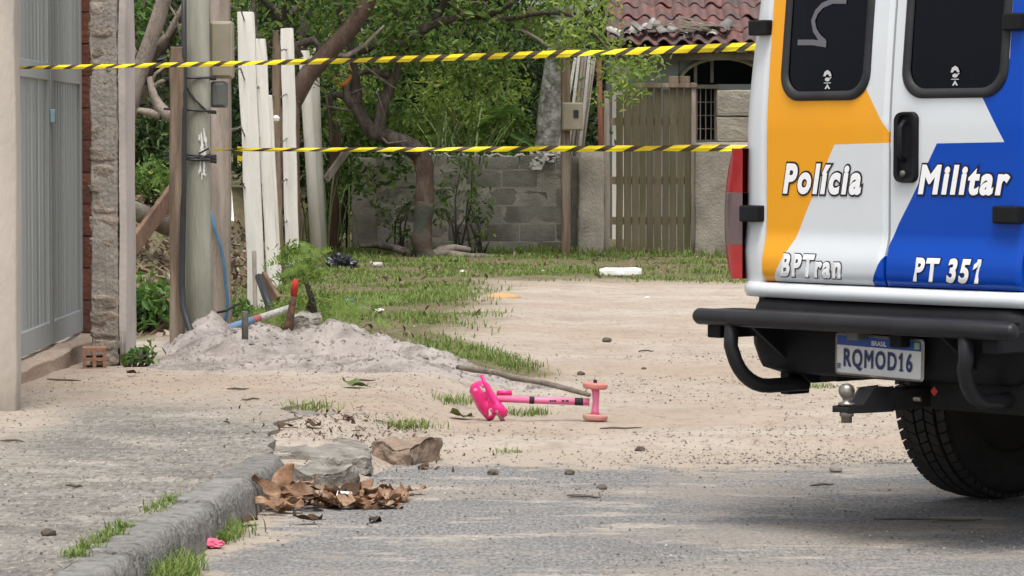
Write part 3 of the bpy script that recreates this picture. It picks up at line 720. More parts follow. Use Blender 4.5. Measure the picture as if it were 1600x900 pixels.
plank('wooden_plank', 'dark plank leaning beside the short black pipe', at(410, 430, 25.0), at(434, 470, 24.8), .03, .08, K['darkwood'])
plank('wooden_plank', 'grey brown plank leaning left of the main tree', at(508, 282, 37), at(545, 232, 37.2), .04, .08, K['greywood'])
pp = thing('striped_pipe', 'thin pipe striped blue, red and white lying across the sand heap', 'pipe', at(358, 512, 20.4))
a, c = at(357, 513, 20.5), at(456, 480, 21.2)
MB().tube([a, a.lerp(c, .36)], .024, 10).build('blue_section', K['bluepipe'], pp, smooth=True)
MB().tube([a.lerp(c, .361), a.lerp(c, .47)], .0235, 10).build('red_section', M('faded_red', (.38, .09, .09), (.3, .1, .1), scale=9), pp, smooth=True)
MB().tube([a.lerp(c, .471), a.lerp(c, .98)], .021, 10).build('white_section', K['palecement'], pp, smooth=True)
sk = thing('burnt_stake', 'rusty brown stake with a red tip standing behind the sand heap', 'stake', at(450, 518, 20.2))
MB().tube([at(449, 522, 20.2), at(452, 505, 20.2), at(457, 475, 20.2), at(459, 462, 20.2)], [.03, .026, .02, .018], 8).build('shaft', K['rust'], sk, smooth=True)
MB().tube([at(459, 462, 20.2), at(461, 445, 20.2), at(462, 437, 20.2)], [.02, .021, .015], 8).build('red_tip', K['redpaint'], sk, smooth=True)
a = at(383, 562, 18.3); a.z = top(a.x, 18.3); tag(MB().lathe([(.018, -.1), (.018, .15), (.014, .155), (.014, .05)], 10, Matrix.Translation((a.x, 18.3, a.z))).build('pipe_stub', M('grey_pipe_stub', (.10, .095, .085), (.15, .14, .125), scale=20), smooth=True, origin=a), 'short dark grey pipe stub sticking out of the sand heap', 'pipe')

# ================================================================== BLOCK WALL, PILLARS, WOODEN GATE, HOUSE
WY = 38.0
bw = thing('block_wall', 'low grey concrete block wall behind the main tree', 'wall', (-.5, WY, 0))
x0w, x1w = at(588, 300, WY).x, at(893, 300, WY).x
MB().box((x0w, WY + .005, -.1), (x1w, WY + .138, 1.03)).build('mortar_bed', K['joint'], bw)
hole = at(858, 378, WY)
for r in range(6):
    z0 = -.03 + r * .2; off = 0 if r % 2 else -.2
    x = x0w + off
    while x < x1w:
        a, c = max(x, x0w), min(x + .39, x1w)
        if c - a > .05:
            zt = z0 + .188
            if r == 5: zt = z0 + .14 + random.uniform(-.035, .03)
            if a < hole.x < c and z0 < hole.z < zt:   # block with a knocked-in hole
                mb = MB(); hx0, hx1, hz = hole.x - .06, hole.x + .05, z0 + .10
                mb.box((a, WY, z0), (hx0, WY + .15, zt)); mb.box((hx1, WY, z0), (c, WY + .15, zt)); mb.box((hx0, WY + .001, hz), (hx1, WY + .15, zt))
                mb.build('block', K['block'], bw, bevel=.006)
            else:
                j = random.uniform(-.006, .006)
                rough_box((a, WY + j, z0), (c, WY + .15, zt), 3, .004, 6, r * 20 + x).build('block', K['block'], bw, smooth=False)
        x += .40
# uneven pale cement along the top
mb = MB(); pts = []; x = x0w
while x < x1w: pts.append((x, WY + .05 + random.uniform(-.02, .02), 1.115 + random.uniform(-.03, .03))); x += .045
mb.tube(pts, [random.uniform(.004, .022) for _ in pts], 6); mb.v = [tuple(Vector(v) + noise.noise_vector(Vector(v) * 23) * .02) for v in mb.v]
mb.build('cement_capping', K['palecement'], bw, smooth=True)
def pillar(name, label, pxl, pxr, pyt, Y, d, mat, seed, z0=-.1):
    a, c = at(pxl, pyt, Y), at(pxr, pyt, Y)
    return tag(rough_box((a.x, Y, z0), (c.x, Y + d, a.z), 12, .012, 3, seed).build(name, mat, origin=((a.x + c.x)/2, Y, 0), smooth=True), label, 'pillar')
pillar('cement_pillar', 'cracked cement pillar at the left end of the block wall', 549, 588, 246, 37.9, .3, K['cement'], 3)
pillar('cement_pillar', 'stained cement pillar left of the wooden plank gate', 904, 945, 236, 37.4, .3, K['cement'], 4)
pillar('cement_pillar', 'narrow grey cement strip between meter post and gate pillar', 893, 903, 245, 37.7, .2, K['block'], 6)
pillar('cement_pillar', 'stained low cement wall right of the plank gate', 1087, 1260, 222, 37.4, .25, K['cement'], 5)
cb = thing('block_stump', 'two rough grey blocks stacked on the wall right of the gate', 'blocks', at(1140, 222, 37.45))
a, c = at(1119, 222, 37.45), at(1215, 183, 37.45); rough_box((a.x, 37.45, a.z), (c.x, 37.63, c.z), 5, .010, 7, 8).build('block', K['cement'], cb, smooth=False, bevel=.008)
a, c = at(1120, 182, 37.46), at(1212, 141, 37.46); rough_box((a.x, 37.45, a.z), (c.x, 37.63, c.z), 5, .010, 7, 9).build('block', K['cement'], cb, smooth=False, bevel=.008)

Yg = 37.55
wg = thing('wooden_gate', 'weathered mossy wooden plank gate between cement pillars', 'gate', (at(1020, 410, Yg).x, Yg, 0))
for (l, r_, tp, m) in ((943, 953, 142, 0), (1079, 1088, 130, 0)):
    a, c = at(l, 416, Yg), at(r_, tp, Yg); rough_box((a.x, Yg - .03, -.05), (c.x, Yg + .06, c.z), 6, .008, 3, l).build('gate_post', K['greywood'], wg, smooth=True)
pl = [(963, 973, 148), (975, 986, 143), (988, 998, 139), (999.5, 1009, 140), (1010.5, 1021, 138), (1022.5, 1033, 138), (1035.5, 1045, 140), (1046.5, 1057, 137), (1058.5, 1068, 137), (1069.5, 1079, 138)]
for i, (l, r_, tp) in enumerate(pl):
    a, c = at(l - .6, 412, Yg), at(r_ + .4, tp, Yg)
    rough_box((a.x, Yg - .012, .03 + random.uniform(-.02, .02)), (c.x, Yg + .012, c.z), 6, .005, 3, i + 50).build('plank', K['plank'], wg, smooth=False)
for py in (190, 282, 345):
    a, c = at(953, py + 6, Yg), at(1079, py - 6, Yg); MB().box((a.x, Yg + .02, a.z), (c.x, Yg + .05, c.z)).build('rail', K['timber'], wg)
a, c = at(972, 137, Yg), at(1089, 130, Yg); MB().box((a.x, Yg - .05, a.z), (c.x, Yg + .07, c.z)).build('top_rail', K['timber'], wg, bevel=.004)
for l, r_ in ((1044, 1060), (1062, 1078)):
    a, c = at(l, 130, Yg), at(r_, 119, Yg); MB().box((a.x, Yg - .02, a.z + .001), (c.x, Yg + .01, c.z)).build('wood_block', K['timber'], wg, bevel=.005)

Ym = 37.15
mp = thing('meter_post', 'thin mossy wooden post carrying a small meter box by the wall', 'post', (at(884, 410, Ym).x, Ym, 0))
a, c = at(877, 416, Ym), at(892, 78, Ym); rough_box((a.x, Ym, -.05), (c.x, Ym + .1, c.z), 10, .01, 2.5, 70).build('shaft', K['timber'], mp, smooth=True)
th = meter_box('meter_box', 'small beige meter box on the thin post left of the gate', 878, 160, 911, 204, Ym - .13, K['beige'], .125)
a, c = at(896, 184, Ym - .15), at(904, 172, Ym - .15); MB().box((a.x, Ym - .151, a.z), (c.x, Ym - .1445, c.z)).build('reading_window', K['interior'], th)

# poles leaning behind the wall
ORD = 'first second third fourth fifth sixth seventh eighth ninth tenth eleventh twelfth thirteenth fourteenth fifteenth sixteenth seventeenth eighteenth nineteenth twentieth'.split()
lean = [(886, 250, 905, 84), (892, 252, 911, 84), (899, 250, 915, 84), (904, 252, 921, 86), (902, 248, 926, 92), (908, 246, 929, 90), (874, 235, 899, 90)]
for i, (xb, yb, xt, yt) in enumerate(lean):
    Y = 38.35 + .05 * (i % 3); q = at(xt, yt, Y); p = at(xb, yb, Y); d = (p - q) / (q.z - p.z) * q.z
    foot = q + d; m = K['greywood'] if i % 3 else K['palecement']
    tag(MB().tube([foot, foot.lerp(q, .5), q], [.022, .021, .018], 7).build('thin_pole', m, smooth=True, origin=foot), f'thin pole leaning in the bundle beside the gate pillar, {ORD[(1, 2, 3, 4, 5, 6, 0)[i]]} from the left', 'pole', 'bundle of poles leaning behind the wall')
q = at(936, 92, 38.1); p = at(939, 240, 38.1)
tag(MB().tube([(p.x, 38.1, 0), p, q], .03, 9).build('rusty_pipe', M('rust_red_pipe', (.26, .10, .06), (.18, .08, .055), scale=6), smooth=True, origin=(p.x, 38.1, 0)), 'rust red upright pipe beside the bundle of thin poles', 'pipe')

# house
HY = 43.0
hs_ = thing('house', 'low house with red tiled roof and barred window behind the gate', 'house', (3.5, HY, 0))
sH = FOC / HY
def hp(px, py, Y=HY): return at(px, py, Y)
xl = hp(958, 0).x; xr = 8.0
eave = hp(0, 82).z
wall = MB()
wall.box((xl, HY + .25, -.1), (hp(985, 0).x, HY + .4, eave - .02), 1); wall.box((hp(985, 0).x, HY + .25, -.1), (hp(1010, 0).x, HY + .4, eave - .02), 0)
wall.box((hp(1010, 0).x, HY + .25, hp(0, 130).z), (hp(1062, 0).x, HY + .4, eave - .02), 0)
wall.box((hp(1010, 0).x, HY + .25, -.1), (hp(1088, 0).x, HY + .4, hp(0, 131).z), 0)
wall.box((hp(1122, 0).x, HY + .25, -.1), (xr, HY + .4, hp(0, 131).z), 0)
wall.box((hp(1088, 0).x, HY + .25, -.1), (hp(1122, 0).x, HY + .4, hp(0, 222).z), 0)
wall.box((xr - .15, HY + .4, -.1), (xr, HY + 5, eave - .02), 0); wall.box((xl, HY + .4, -.1), (xl + .15, HY + 5, eave - .02), 0); wall.box((xl, HY + 5, -.1), (xr, HY + 5.15, eave - .02), 0)
wall.build('wall', [K['housewall'], K['cream']], hs_)
# arched veranda opening: spandrel with an arch cut
ax0, ax1 = hp(1062, 0).x, hp(1200, 0).x; zc, zt = hp(0, 128).z, eave - .021; ra = (ax1 - ax0) / 2; xc = (ax0 + ax1) / 2
ol = [(ax0, zc)] + [(xc - ra * .98 * math.cos(k / 14 * math.pi), zc + (zt - zc) * .9 * math.sin(k / 14 * math.pi)) for k in range(15)] + [(ax1, zc), (ax1, zt), (ax0, zt)]
mb = MB(); top_ = [(ax0 + (ax1 - ax0) * k / 14) for k in range(15)]
for k in range(14):
    a = ol[1 + k]; c = ol[2 + k]
    mb.add([(a[0], HY + .25, a[1]), (c[0], HY + .25, c[1]), (c[0], HY + .25, zt), (a[0], HY + .25, zt), (a[0], HY + .4, a[1]), (c[0], HY + .4, c[1]), (c[0], HY + .4, zt), (a[0], HY + .4, zt)], [(0,1,2,3), (4,7,6,5), (0,4,5,1)])
mb.build('arch', K['housewall'], hs_)
mb = MB().box((ax1, HY + .25, zc), (xr, HY + .4, zt)); mb.build('wall_panel', K['housewall'], hs_)
mb = MB(); pts = [(xc - ra * .97 * math.cos(k / 16 * math.pi), HY + .235, zc + (zt - zc) * .88 * math.sin(k / 16 * math.pi)) for k in range(17)]
mb.tube(pts, .03, 6); fr = mb.build('arch_trim', M('arch_plaster', (.30, .29, .22), (.24, .23, .18), scale=4), hs_, smooth=True)
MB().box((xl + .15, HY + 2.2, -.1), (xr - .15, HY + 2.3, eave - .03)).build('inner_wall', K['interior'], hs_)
win = MB(); wa, wc = hp(1088, 222), hp(1122, 138)
win.box((wa.x, HY + .30, wa.z), (wa.x + .03, HY + .36, wc.z)); win.box((wc.x - .03, HY + .30, wa.z), (wc.x, HY + .36, wc.z)); win.box((wa.x + .031, HY + .30, wa.z + .001), (wc.x - .031, HY + .36, wa.z + .03))
win.box((wa.x - .02, HY + .20, wc.z), (wc.x + .02, HY + .37, wc.z + .05))
wf = win.build('window_frame', K['cement'], hs_)
for k in range(1, 4):
    x = wa.x + (wc.x - wa.x) * k / 4; MB().tube([(x, HY + .33, wa.z), (x, HY + .33, wc.z)], .008, 6).build('window_bar', K['greywood'], wf)
for k in range(1, 4):
    zz = wa.z + (wc.z - wa.z) * k / 4; MB().tube([(wa.x, HY + .345, zz), (wc.x, HY + .345, zz)], .007, 6).build('window_bar', K['greywood'], wf)
mb = MB().box((hp(965, 0).x, HY - .05, hp(0, 94).z), (xr, HY + .12, hp(0, 82).z)); mb.build('eave_beam', K['cement'], hs_, bevel=.01)
for px in (1090, 1116):
    x = hp(px, 0).x; MB().box((x - .02, HY + .44, zc), (x + .02, HY + .5, zt)).build('veranda_stud', K['greywood'], hs_)
# tiled roof
rf = MB(); pitch = R(25); x0r = hp(947, 0).x; ez = hp(0, 70).z; ey = HY - .35
rf.add([(x0r + .03, ey + .05, ez - .05), (xr + .3, ey + .05, ez - .05), (xr + .3, ey + 4, ez - .05 + 3.95 * math.tan(pitch)), (x0r + .03, ey + 4, ez - .05 + 3.95 * math.tan(pitch)),
        (x0r + .03, ey + .05, ez - .09), (xr + .3, ey + .05, ez - .09), (xr + .3, ey + 4, ez - .09 + 3.95 * math.tan(pitch)), (x0r + .03, ey + 4, ez - .09 + 3.95 * math.tan(pitch))],
       [(0,1,2,3), (4,7,6,5), (0,4,5,1), (1,5,6,2), (2,6,7,3), (3,7,4,0)])
roof = rf.build('roof', K['darkwood'], hs_)
TW, TL = .215, .40
def tile_mesh():
    mb = MB(); ns = 10; vs = []
    for j, (yy, sc) in enumerate(((0, 1.0), (TL + .05, .92))):
        for i in range(ns + 1):
            u = i / ns; x = u * (TW + .02); zz = .055 * max(0, math.sin(u * 1.6 * math.pi)) * sc if u < .625 else -.018 * math.sin((u - .625) / .375 * math.pi)
            for th_ in (0, -.014): vs.append((x, yy, zz + th_ + (0 if j == 0 else -.0)))
    fs = []
    for i in range(ns):
        a = i * 2; b_ = (ns + 1) * 2 + i * 2
        fs += [(a, a + 2, b_ + 2, b_), (a + 1, b_ + 1, b_ + 3, a + 3), (a, a + 1, a + 3, a + 2)]
    return mb.add(vs, fs)
tile0 = None; inv_h = MATX[hs_.name].inverted()
for r_ in range(7):
    for k in range(24):
        if tile0 is None:
            tile0 = tile_mesh().build('roof_tile', K['tile'], roof, smooth=True, local=True); t_ = tile0; shade_auto(tile0, 50)
        else:
            t_ = tile0.copy(); col.objects.link(t_); t_.parent = roof
        d = r_ * TL
        pos = Vector((x0r + k * TW + random.uniform(-.012, .012), ey + d * math.cos(pitch) + random.uniform(-.02, .02), ez + d * math.sin(pitch) + .012 + random.uniform(-.006, .006)))
        t_.location = inv_h @ pos; t_.rotation_euler = (pitch - .05 + random.uniform(-.02, .02), random.uniform(-.03, .03), random.uniform(-.03, .03))
# broken tiles and laths along the eave
for k in range(20):
    px = 972 + k * 8.2 + random.uniform(-3, 3); py = 60 + random.uniform(-12, 8)
    c = at(px, py, HY - .32 + random.uniform(0, .2)); c.z = ez + (c.y - ey) * math.tan(pitch) + random.uniform(.05, .11)
    mb = MB(); n = 7; rr_ = random.uniform(.045, .08); ln = random.uniform(.10, .26); vs = []
    for j in range(2):
        for i in range(n):
            a = math.pi * i / (n - 1)
            for th_ in (1, .82): vs.append((rr_ * th_ * math.cos(a), j * ln + random.uniform(-.02, .02), rr_ * th_ * math.sin(a) * .8))
    fs = []
    for i in range(n - 1):
        a = i * 2; b_ = n * 2 + i * 2; fs += [(a, a+2, b_+2, b_), (a+1, b_+1, b_+3, a+3), (a, a+1, a+3, a+2)]
    o = mb.add(vs, fs).build('broken_tile', K['greytile' if k % 3 else 'palecement' if k < 9 else 'block'], smooth=True); shade_auto(o, 50)
    o.location = c; o.rotation_euler = (pitch + random.uniform(-.5, .3), random.uniform(-.6, .6), random.uniform(-1.2, 1.2))
    tag(o, f'broken grey roof tile in the jumble on the eave, {ORD[k]} from the left', 'roof tile', 'broken tiles heaped on the eave')
for k in range(7):
    c = at(1045 + k * 11, 0, HY - .25 + .05 * (k % 3)); c.z = ez + (c.y - ey) * math.tan(pitch) + .12 + .012 * k; d = Vector((random.uniform(.25, .45), random.uniform(-.05, .2), random.uniform(-.10, .05)))
    tag(MB().beam(c - d, c + d, .03, .025).build('roof_lath', K['greywood'], origin=c), f'loose grey wooden lath on the house eave, {ORD[k]} from the left', 'lath', 'loose laths on the eave')

# ================================================================== VEGETATION
def leaf_arrays(C, size, up=.35, droop=0, wide=.42, hexa=False, direc=None):
    """C: Nx3 centres. Folded leaf blades facing random ways."""
    n = len(C); size = np.broadcast_to(size, n).reshape(n, 1)
    d = rng.normal(size=(n, 3)) if direc is None else direc + rng.normal(size=(n, 3)) * .35
    d[:, 2] -= droop; d /= np.linalg.norm(d, axis=1, keepdims=True)
    nrm = rng.normal(size=(n, 3)); nrm[:, 2] += up * 3
    s = np.cross(d, nrm); s /= np.linalg.norm(s, axis=1, keepdims=True) + 1e-9
    nn_ = np.cross(s, d)
    a = C - d * size * .5; b_ = C + d * size * .5
    if not hexa:
        l = C + s * size * wide * .5 + nn_ * size * .1; r_ = C - s * size * wide * .5 + nn_ * size * .1
        V = np.stack([a, l, b_, r_], 1).reshape(-1, 3)
        return V, 4
    f = nn_ * size * .07; b_ = b_ - nn_ * size * .12
    l1 = C - d*size*.2 + s*size*wide*.46 + f; l2 = C + d*size*.2 + s*size*wide*.36 + f*.6
    r1 = C - d*size*.2 - s*size*wide*.46 + f; r2 = C + d*size*.2 - s*size*wide*.36 + f*.6
    return np.stack([a, r1, r2, b_, l2, l1], 1).reshape(-1, 3), 6
def mesh_np(name, V, k, mat, parent=None, origin=(0, 0, 0)):
    n = len(V) // k; me = bpy.data.meshes.new(name)
    if parent is not None: origin = MATX[parent.name].translation
    V = V - np.array(origin)
    if k == 6:   # two quads sharing the midrib
        idx = np.arange(n).reshape(-1, 1) * 6; F = np.concatenate([idx + np.array([0, 1, 2, 3]), idx + np.array([0, 3, 4, 5])], 1).reshape(-1)
    elif k == 4:
        idx = np.arange(n).reshape(-1, 1) * 4; F = np.concatenate([idx + np.array([0, 1, 2]), idx + np.array([0, 2, 3])], 1).reshape(-1)
    else: F = np.arange(n * k)
    fl = {6: 4, 4: 3}.get(k, k); nf = len(F) // fl
    me.vertices.add(len(V)); me.vertices.foreach_set('co', V.astype(np.float32).ravel())
    me.loops.add(len(F)); me.loops.foreach_set('vertex_index', F.astype(np.int32))
    me.polygons.add(nf); me.polygons.foreach_set('loop_start', np.arange(nf, dtype=np.int32) * fl); me.polygons.foreach_set('loop_total', np.full(nf, fl, dtype=np.int32))
    me.materials.append(mat); me.update(); me.validate()
    o = bpy.data.objects.new(name, me); col.objects.link(o)
    if parent is not None: o.parent = parent; MATX[o.name] = MATX[parent.name]
    else: o.location = origin; MATX[o.name] = Matrix.Translation(origin)
    return o
def clumps(tips, per, spread, flat=.7):
    tips = np.array([tuple(t) for t in tips]); n = len(tips) * per
    C = np.repeat(tips, per, 0) + rng.normal(size=(n, 3)) * np.array([spread, spread, spread * flat])
    return C
def ellipsoid_tips(c, r, n, shell=.5):
    d = rng.normal(size=(n, 3)); d /= np.linalg.norm(d, axis=1, keepdims=True)
    rad = (shell + (1 - shell) * rng.random((n, 1))) ** .7
    return np.array(c) + d * rad * np.array(r)
def simple_tree(name, label, base, h, crown_c, crown_r, ntips, per, lsize, mat, bark, group=None, spread=.28, trunk_r=.13, limbs=7, hexa=False, droop=.2, lowz=None):
    base = Vector(base); t = thing(name, label, 'tree', base, group=group)
    tips = ellipsoid_tips(crown_c, crown_r, ntips)
    if lowz is not None: tips = tips[tips[:, 2] > lowz]
    mb = MB(); topp = Vector(crown_c) + Vector((0, 0, crown_r[2] * .3)); pts = []
    for k in range(7):
        f = k / 6; pts.append(base.lerp(topp, f) + Vector((.10 * math.sin(f * 5 + base.x), .1 * math.cos(f * 4 + base.x), 0)) * (1 if 0 < k else 0))
    mb.tube(pts, [trunk_r * (1.25 if k == 0 else 1 - .75 * k / 6) for k in range(7)], 9)
    mb.build('trunk', bark, t, smooth=True)
    mb = MB()
    for k in range(limbs):
        a = pts[2 + k % 4]; e = Vector(tips[random.randrange(len(tips))]); m = a.lerp(e, .5) + Vector((random.uniform(-.25, .25), random.uniform(-.25, .25), random.uniform(-.1, .3)))
        mb.tube([a, a.lerp(m, .5) + Vector((0, 0, .05)), m, m.lerp(e, .5), e], [trunk_r * .5, trunk_r * .42, trunk_r * .32, trunk_r * .2, .008], 6)
    mb.build('limbs', bark, t, smooth=True)
    C = clumps(tips, per, spread); V, k = leaf_arrays(C, lsize * rng.uniform(.35, 1.45, len(C)), droop=droop, hexa=hexa)
    mesh_np('crown', V, k, mat, t)
    return t
G1 = 'trees behind the block wall'
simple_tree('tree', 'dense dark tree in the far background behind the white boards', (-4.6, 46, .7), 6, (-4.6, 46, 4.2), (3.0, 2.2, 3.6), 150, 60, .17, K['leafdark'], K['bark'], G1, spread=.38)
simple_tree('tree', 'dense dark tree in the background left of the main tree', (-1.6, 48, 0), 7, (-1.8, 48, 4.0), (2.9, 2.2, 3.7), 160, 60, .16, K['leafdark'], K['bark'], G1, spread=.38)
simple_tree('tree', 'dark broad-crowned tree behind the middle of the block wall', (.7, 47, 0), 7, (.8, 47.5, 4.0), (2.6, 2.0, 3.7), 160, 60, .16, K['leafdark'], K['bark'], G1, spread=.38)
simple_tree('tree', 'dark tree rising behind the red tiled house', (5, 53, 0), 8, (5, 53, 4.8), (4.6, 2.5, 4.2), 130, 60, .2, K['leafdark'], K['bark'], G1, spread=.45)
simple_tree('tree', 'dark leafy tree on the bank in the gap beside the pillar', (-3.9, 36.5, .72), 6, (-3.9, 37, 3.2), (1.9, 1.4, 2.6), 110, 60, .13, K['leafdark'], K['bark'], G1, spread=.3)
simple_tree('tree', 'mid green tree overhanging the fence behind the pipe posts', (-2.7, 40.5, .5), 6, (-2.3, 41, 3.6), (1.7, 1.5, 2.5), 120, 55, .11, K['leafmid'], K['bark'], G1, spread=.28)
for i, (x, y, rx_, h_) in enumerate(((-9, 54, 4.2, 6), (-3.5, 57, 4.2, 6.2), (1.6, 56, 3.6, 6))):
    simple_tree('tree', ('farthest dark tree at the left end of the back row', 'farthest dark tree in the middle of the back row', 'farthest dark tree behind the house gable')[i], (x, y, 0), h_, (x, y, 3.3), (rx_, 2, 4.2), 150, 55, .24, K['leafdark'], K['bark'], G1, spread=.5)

# main tree: twisted trunk and limbs traced at its own distance, crown of small leaves
MY = 36.6
mt = thing('twisted_tree', 'twisted tree with reddish trunk and spreading limbs before the block wall', 'tree', (at(668, 402, MY).x, MY, 0))
def limb(pts, r0, r1, name, mat, dy=None, n=8, jit=.6):
    P = []; m = len(pts)
    for i, q in enumerate(pts):
        Y = MY + (q[2] if len(q) > 2 else 0); P.append(at(q[0], q[1], Y))
    # refine
    Q = []
    for i in range(m - 1):
        p0, p1, p2, p3 = P[max(i-1, 0)], P[i], P[i+1], P[min(i+2, m-1)]
        for k in range(4):
            t = k / 4; Q.append(.5 * ((2*p1) + (p2-p0)*t + (2*p0-5*p1+4*p2-p3)*t*t + (3*p1-p0-3*p2+p3)*t**3))
    Q.append(P[-1]); L_ = len(Q) - 1
    rad = [(r0 + (r1 - r0) * i / L_) * (1 + .05 * math.sin(i * 1.3 + r0 * 90)) / (FOC / MY) for i in range(L_ + 1)]
    b_ = MB().tube(Q, rad, n); b_.v = [tuple(Vector(v) + noise.noise_vector(Vector(v) * 7) * min(.022, rad[0] * .3) + noise.noise_vector(Vector(v) * 19) * min(.009, rad[0] * .12)) for v in b_.v]
    return b_.build(name, mat, mt, smooth=True), Q
ends = []
limb([(668, 408), (660, 385), (661, 340), (664, 290), (662, 255), (650, 232)], 15.5, 13.5, 'trunk', K['redbark'], n=12)
limb([(668, 407, -.02), (659.5, 385, -.02), (660, 350, -.02), (663.5, 316, -.02)], 16, 14.6, 'moss_patch', K['greenpaint'], n=12)
limb([(665, 408, .05), (690, 398, -.05), (720, 400, -.2), (765, 402, -.1), (830, 410, .1)], 9, 3, 'root', K['greybark'])
limb([(664, 408, .05), (700, 388, .1), (735, 390, .2)], 8, 4, 'root', K['greybark'])
limb([(656, 400, .05), (600, 384, .1), (565, 385, .1)], 8, 3, 'root', K['bark'])
L = []
L.append(limb([(655, 240), (630, 222), (600, 213), (580, 205), (560, 175), (545, 155), (540, 130)], 15, 8, 'limb', K['bark']))
L.append(limb([(592, 210), (598, 165), (612, 130), (618, 100), (638, 68)], 11, 8, 'limb', K['bark']))
L.append(limb([(556, 165), (556, 130), (553, 100), (545, 60), (530, 20), (520, -40)], 9, 4, 'limb', K['bark']))
L.append(limb([(638, 72), (600, 68), (570, 78), (545, 88), (515, 86)], 9, 4, 'limb', K['bark']))
L.append(limb([(640, 70), (660, 48), (690, 32), (730, 26), (770, 20, -.3), (800, 5, -.6)], 10, 3, 'limb', K['bark']))
L.append(limb([(640, 72), (630, 40), (615, 15), (600, -30)], 8, 5, 'limb', K['bark']))
L.append(limb([(668, 45), (690, 10), (705, -40)], 7, 4, 'limb', K['bark']))
L.append(limb([(545, 155), (520, 148), (516, 175), (518, 230)], 5, 3, 'limb', K['bark']))
L.append(limb([(612, 120), (580, 110), (555, 118)], 6, 3, 'limb', K['bark']))
L.append(limb([(735, 26), (790, 30, -.3), (850, 20, -.6), (905, 30, -.9), (960, 90, -1.0)], 5, 2, 'limb', K['bark']))
L.append(limb([(800, 40, -.3), (840, 60, -.5), (858, 72, -.6), (900, 78, -.7)], 3, 2, 'limb', K['greybark']))
mb = MB()
for k in range(26):    # twigs
    q = random.choice(random.choice(L)[1]); e = q + Vector((random.uniform(-.5, .5), random.uniform(-.4, .2), random.uniform(-.25, .5))); m = q.lerp(e, .5) + Vector((random.uniform(-.1, .1), 0, random.uniform(-.1, .1)))
    MB().tube([q, m, e], [.016, .011, .004], 5).build('twig', K['greybark'], mt, smooth=True)
tips = []
def pxtips(n, x0, x1, y0, y1, d0, d1): return [at(random.uniform(x0, x1), random.uniform(y0, y1), MY + random.uniform(d0, d1)) for _ in range(n)]
tips += pxtips(40, 480, 640, -60, 110, -.5, 1.0) + pxtips(40, 620, 880, -80, 60, -.7, .9) + pxtips(22, 600, 800, 60, 130, -.2, 1.0)
tips += pxtips(14, 520, 640, 140, 215, .3, 1.0) + pxtips(10, 560, 640, 195, 300, .3, .9)
C = clumps(tips, 34, .13); V, k = leaf_arrays(C, .095 * rng.uniform(.6, 1.4, len(C)), hexa=True)
mesh_np('crown', V, k, K['leafmid'], mt)
# high crown above the frame, shading the trunk
C = clumps(ellipsoid_tips((-.8, MY + .3, 4.3), (2.6, 1.8, 1.3), 110), 45, .25); V, k = leaf_arrays(C, .10 * rng.uniform(.6, 1.3, len(C)))
mesh_np('upper_crown', V, k, K['leafmid'], mt)
tips = pxtips(26, 845, 960, -30, 80, -1.2, -.3) + pxtips(8, 930, 1035, 95, 150, -1.2, -.8) + pxtips(5, 940, 985, 80, 130, -1.2, -.8)
C = clumps(tips, 36, .12); V, k = leaf_arrays(C, .075 * rng.uniform(.6, 1.3, len(C)), hexa=True)
mesh_np('hanging_foliage', V, k, K['leafyellow'], mt)
P = [at(*q, MY - .2) for q in ((546, 102), (548.5, 112), (547, 122), (541, 130), (533, 133), (526, 128), (523, 119))]
b = MB().tube(P, [.008, .022, .034, .04, .038, .03, .012], 8, sq=.6)
tag(b.build('orange_scrap', K['orange'], smooth=True, origin=P[3]), 'curved orange plastic scrap lodged in the tree fork', 'scrap')

# reddish leaning trunk crossing the top behind the white boards
BY = 35.2
bt = thing('leaning_tree', 'brown trunk leaning up to the right behind the fence pipes', 'tree', (at(430, 330, BY).x, BY, 0))
P = [at(*q, BY) for q in ((420, 395), (435, 250), (455, 165), (480, 118), (515, 80), (548, 45), (572, 10), (590, -40))]
MB().tube(P, [.11, .11, .10, .10, .095, .09, .085, .08], 10).build('trunk', K['redbark'], bt, smooth=True)
MB().tube([P[4], at(540, 88, BY), at(570, 70, BY + .2), at(600, 40, BY + .3)], [.035, .03, .02, .01], 6).build('limb', K['greybark'], bt, smooth=True)
MB().tube([at(470, 90, BY), at(462, 70, BY), at(490, 62, BY), at(500, 75, BY), at(494, 92, BY)], [.035, .04, .045, .04, .03], 7).build('limb', K['bark'], bt, smooth=True)
C = clumps([at(random.uniform(380, 600), random.uniform(-150, -20), BY + random.uniform(-.5, .5)) for _ in range(40)], 40, .2); V, k = leaf_arrays(C, .09 * rng.uniform(.6, 1.3, len(C)))
mesh_np('crown', V, k, K['leafmid'], bt)

# dead grey tree in the gap between pillar and poles
DY = 27.0
dt = thing('dead_tree', 'bare grey brown leaning trunk with twisted dead branches left of the poles', 'tree', (at(180, 330, DY).x, DY, .3))
def dl(pts, rs, nm, m=K['greybark']):
    MB().tube([at(*q, DY) for q in pts], [r_ / (FOC / DY) for r_ in rs], 9).build(nm, m, dt, smooth=True)
dl([(165, 330), (185, 240), (203, 165), (222, 100), (240, 50), (256, 0), (275, -60)], [17, 15, 13.5, 13, 12.5, 12, 10], 'trunk')
dl([(222, 105), (240, 70), (262, 55), (280, 20), (300, -20)], [8, 6, 5, 4, 3], 'branch')
dl([(290, 190), (262, 180), (248, 165), (240, 150), (233, 120)], [11, 10, 9, 7, 5], 'branch')
dl([(250, 180), (230, 175), (215, 172), (196, 185)], [7, 6, 5, 4], 'branch')
dl([(238, 138), (250, 128), (258, 125)], [4, 3.5, 2.5], 'branch'); dl([(236, 132), (243, 115), (256, 105)], [3, 2.5, 2], 'branch')
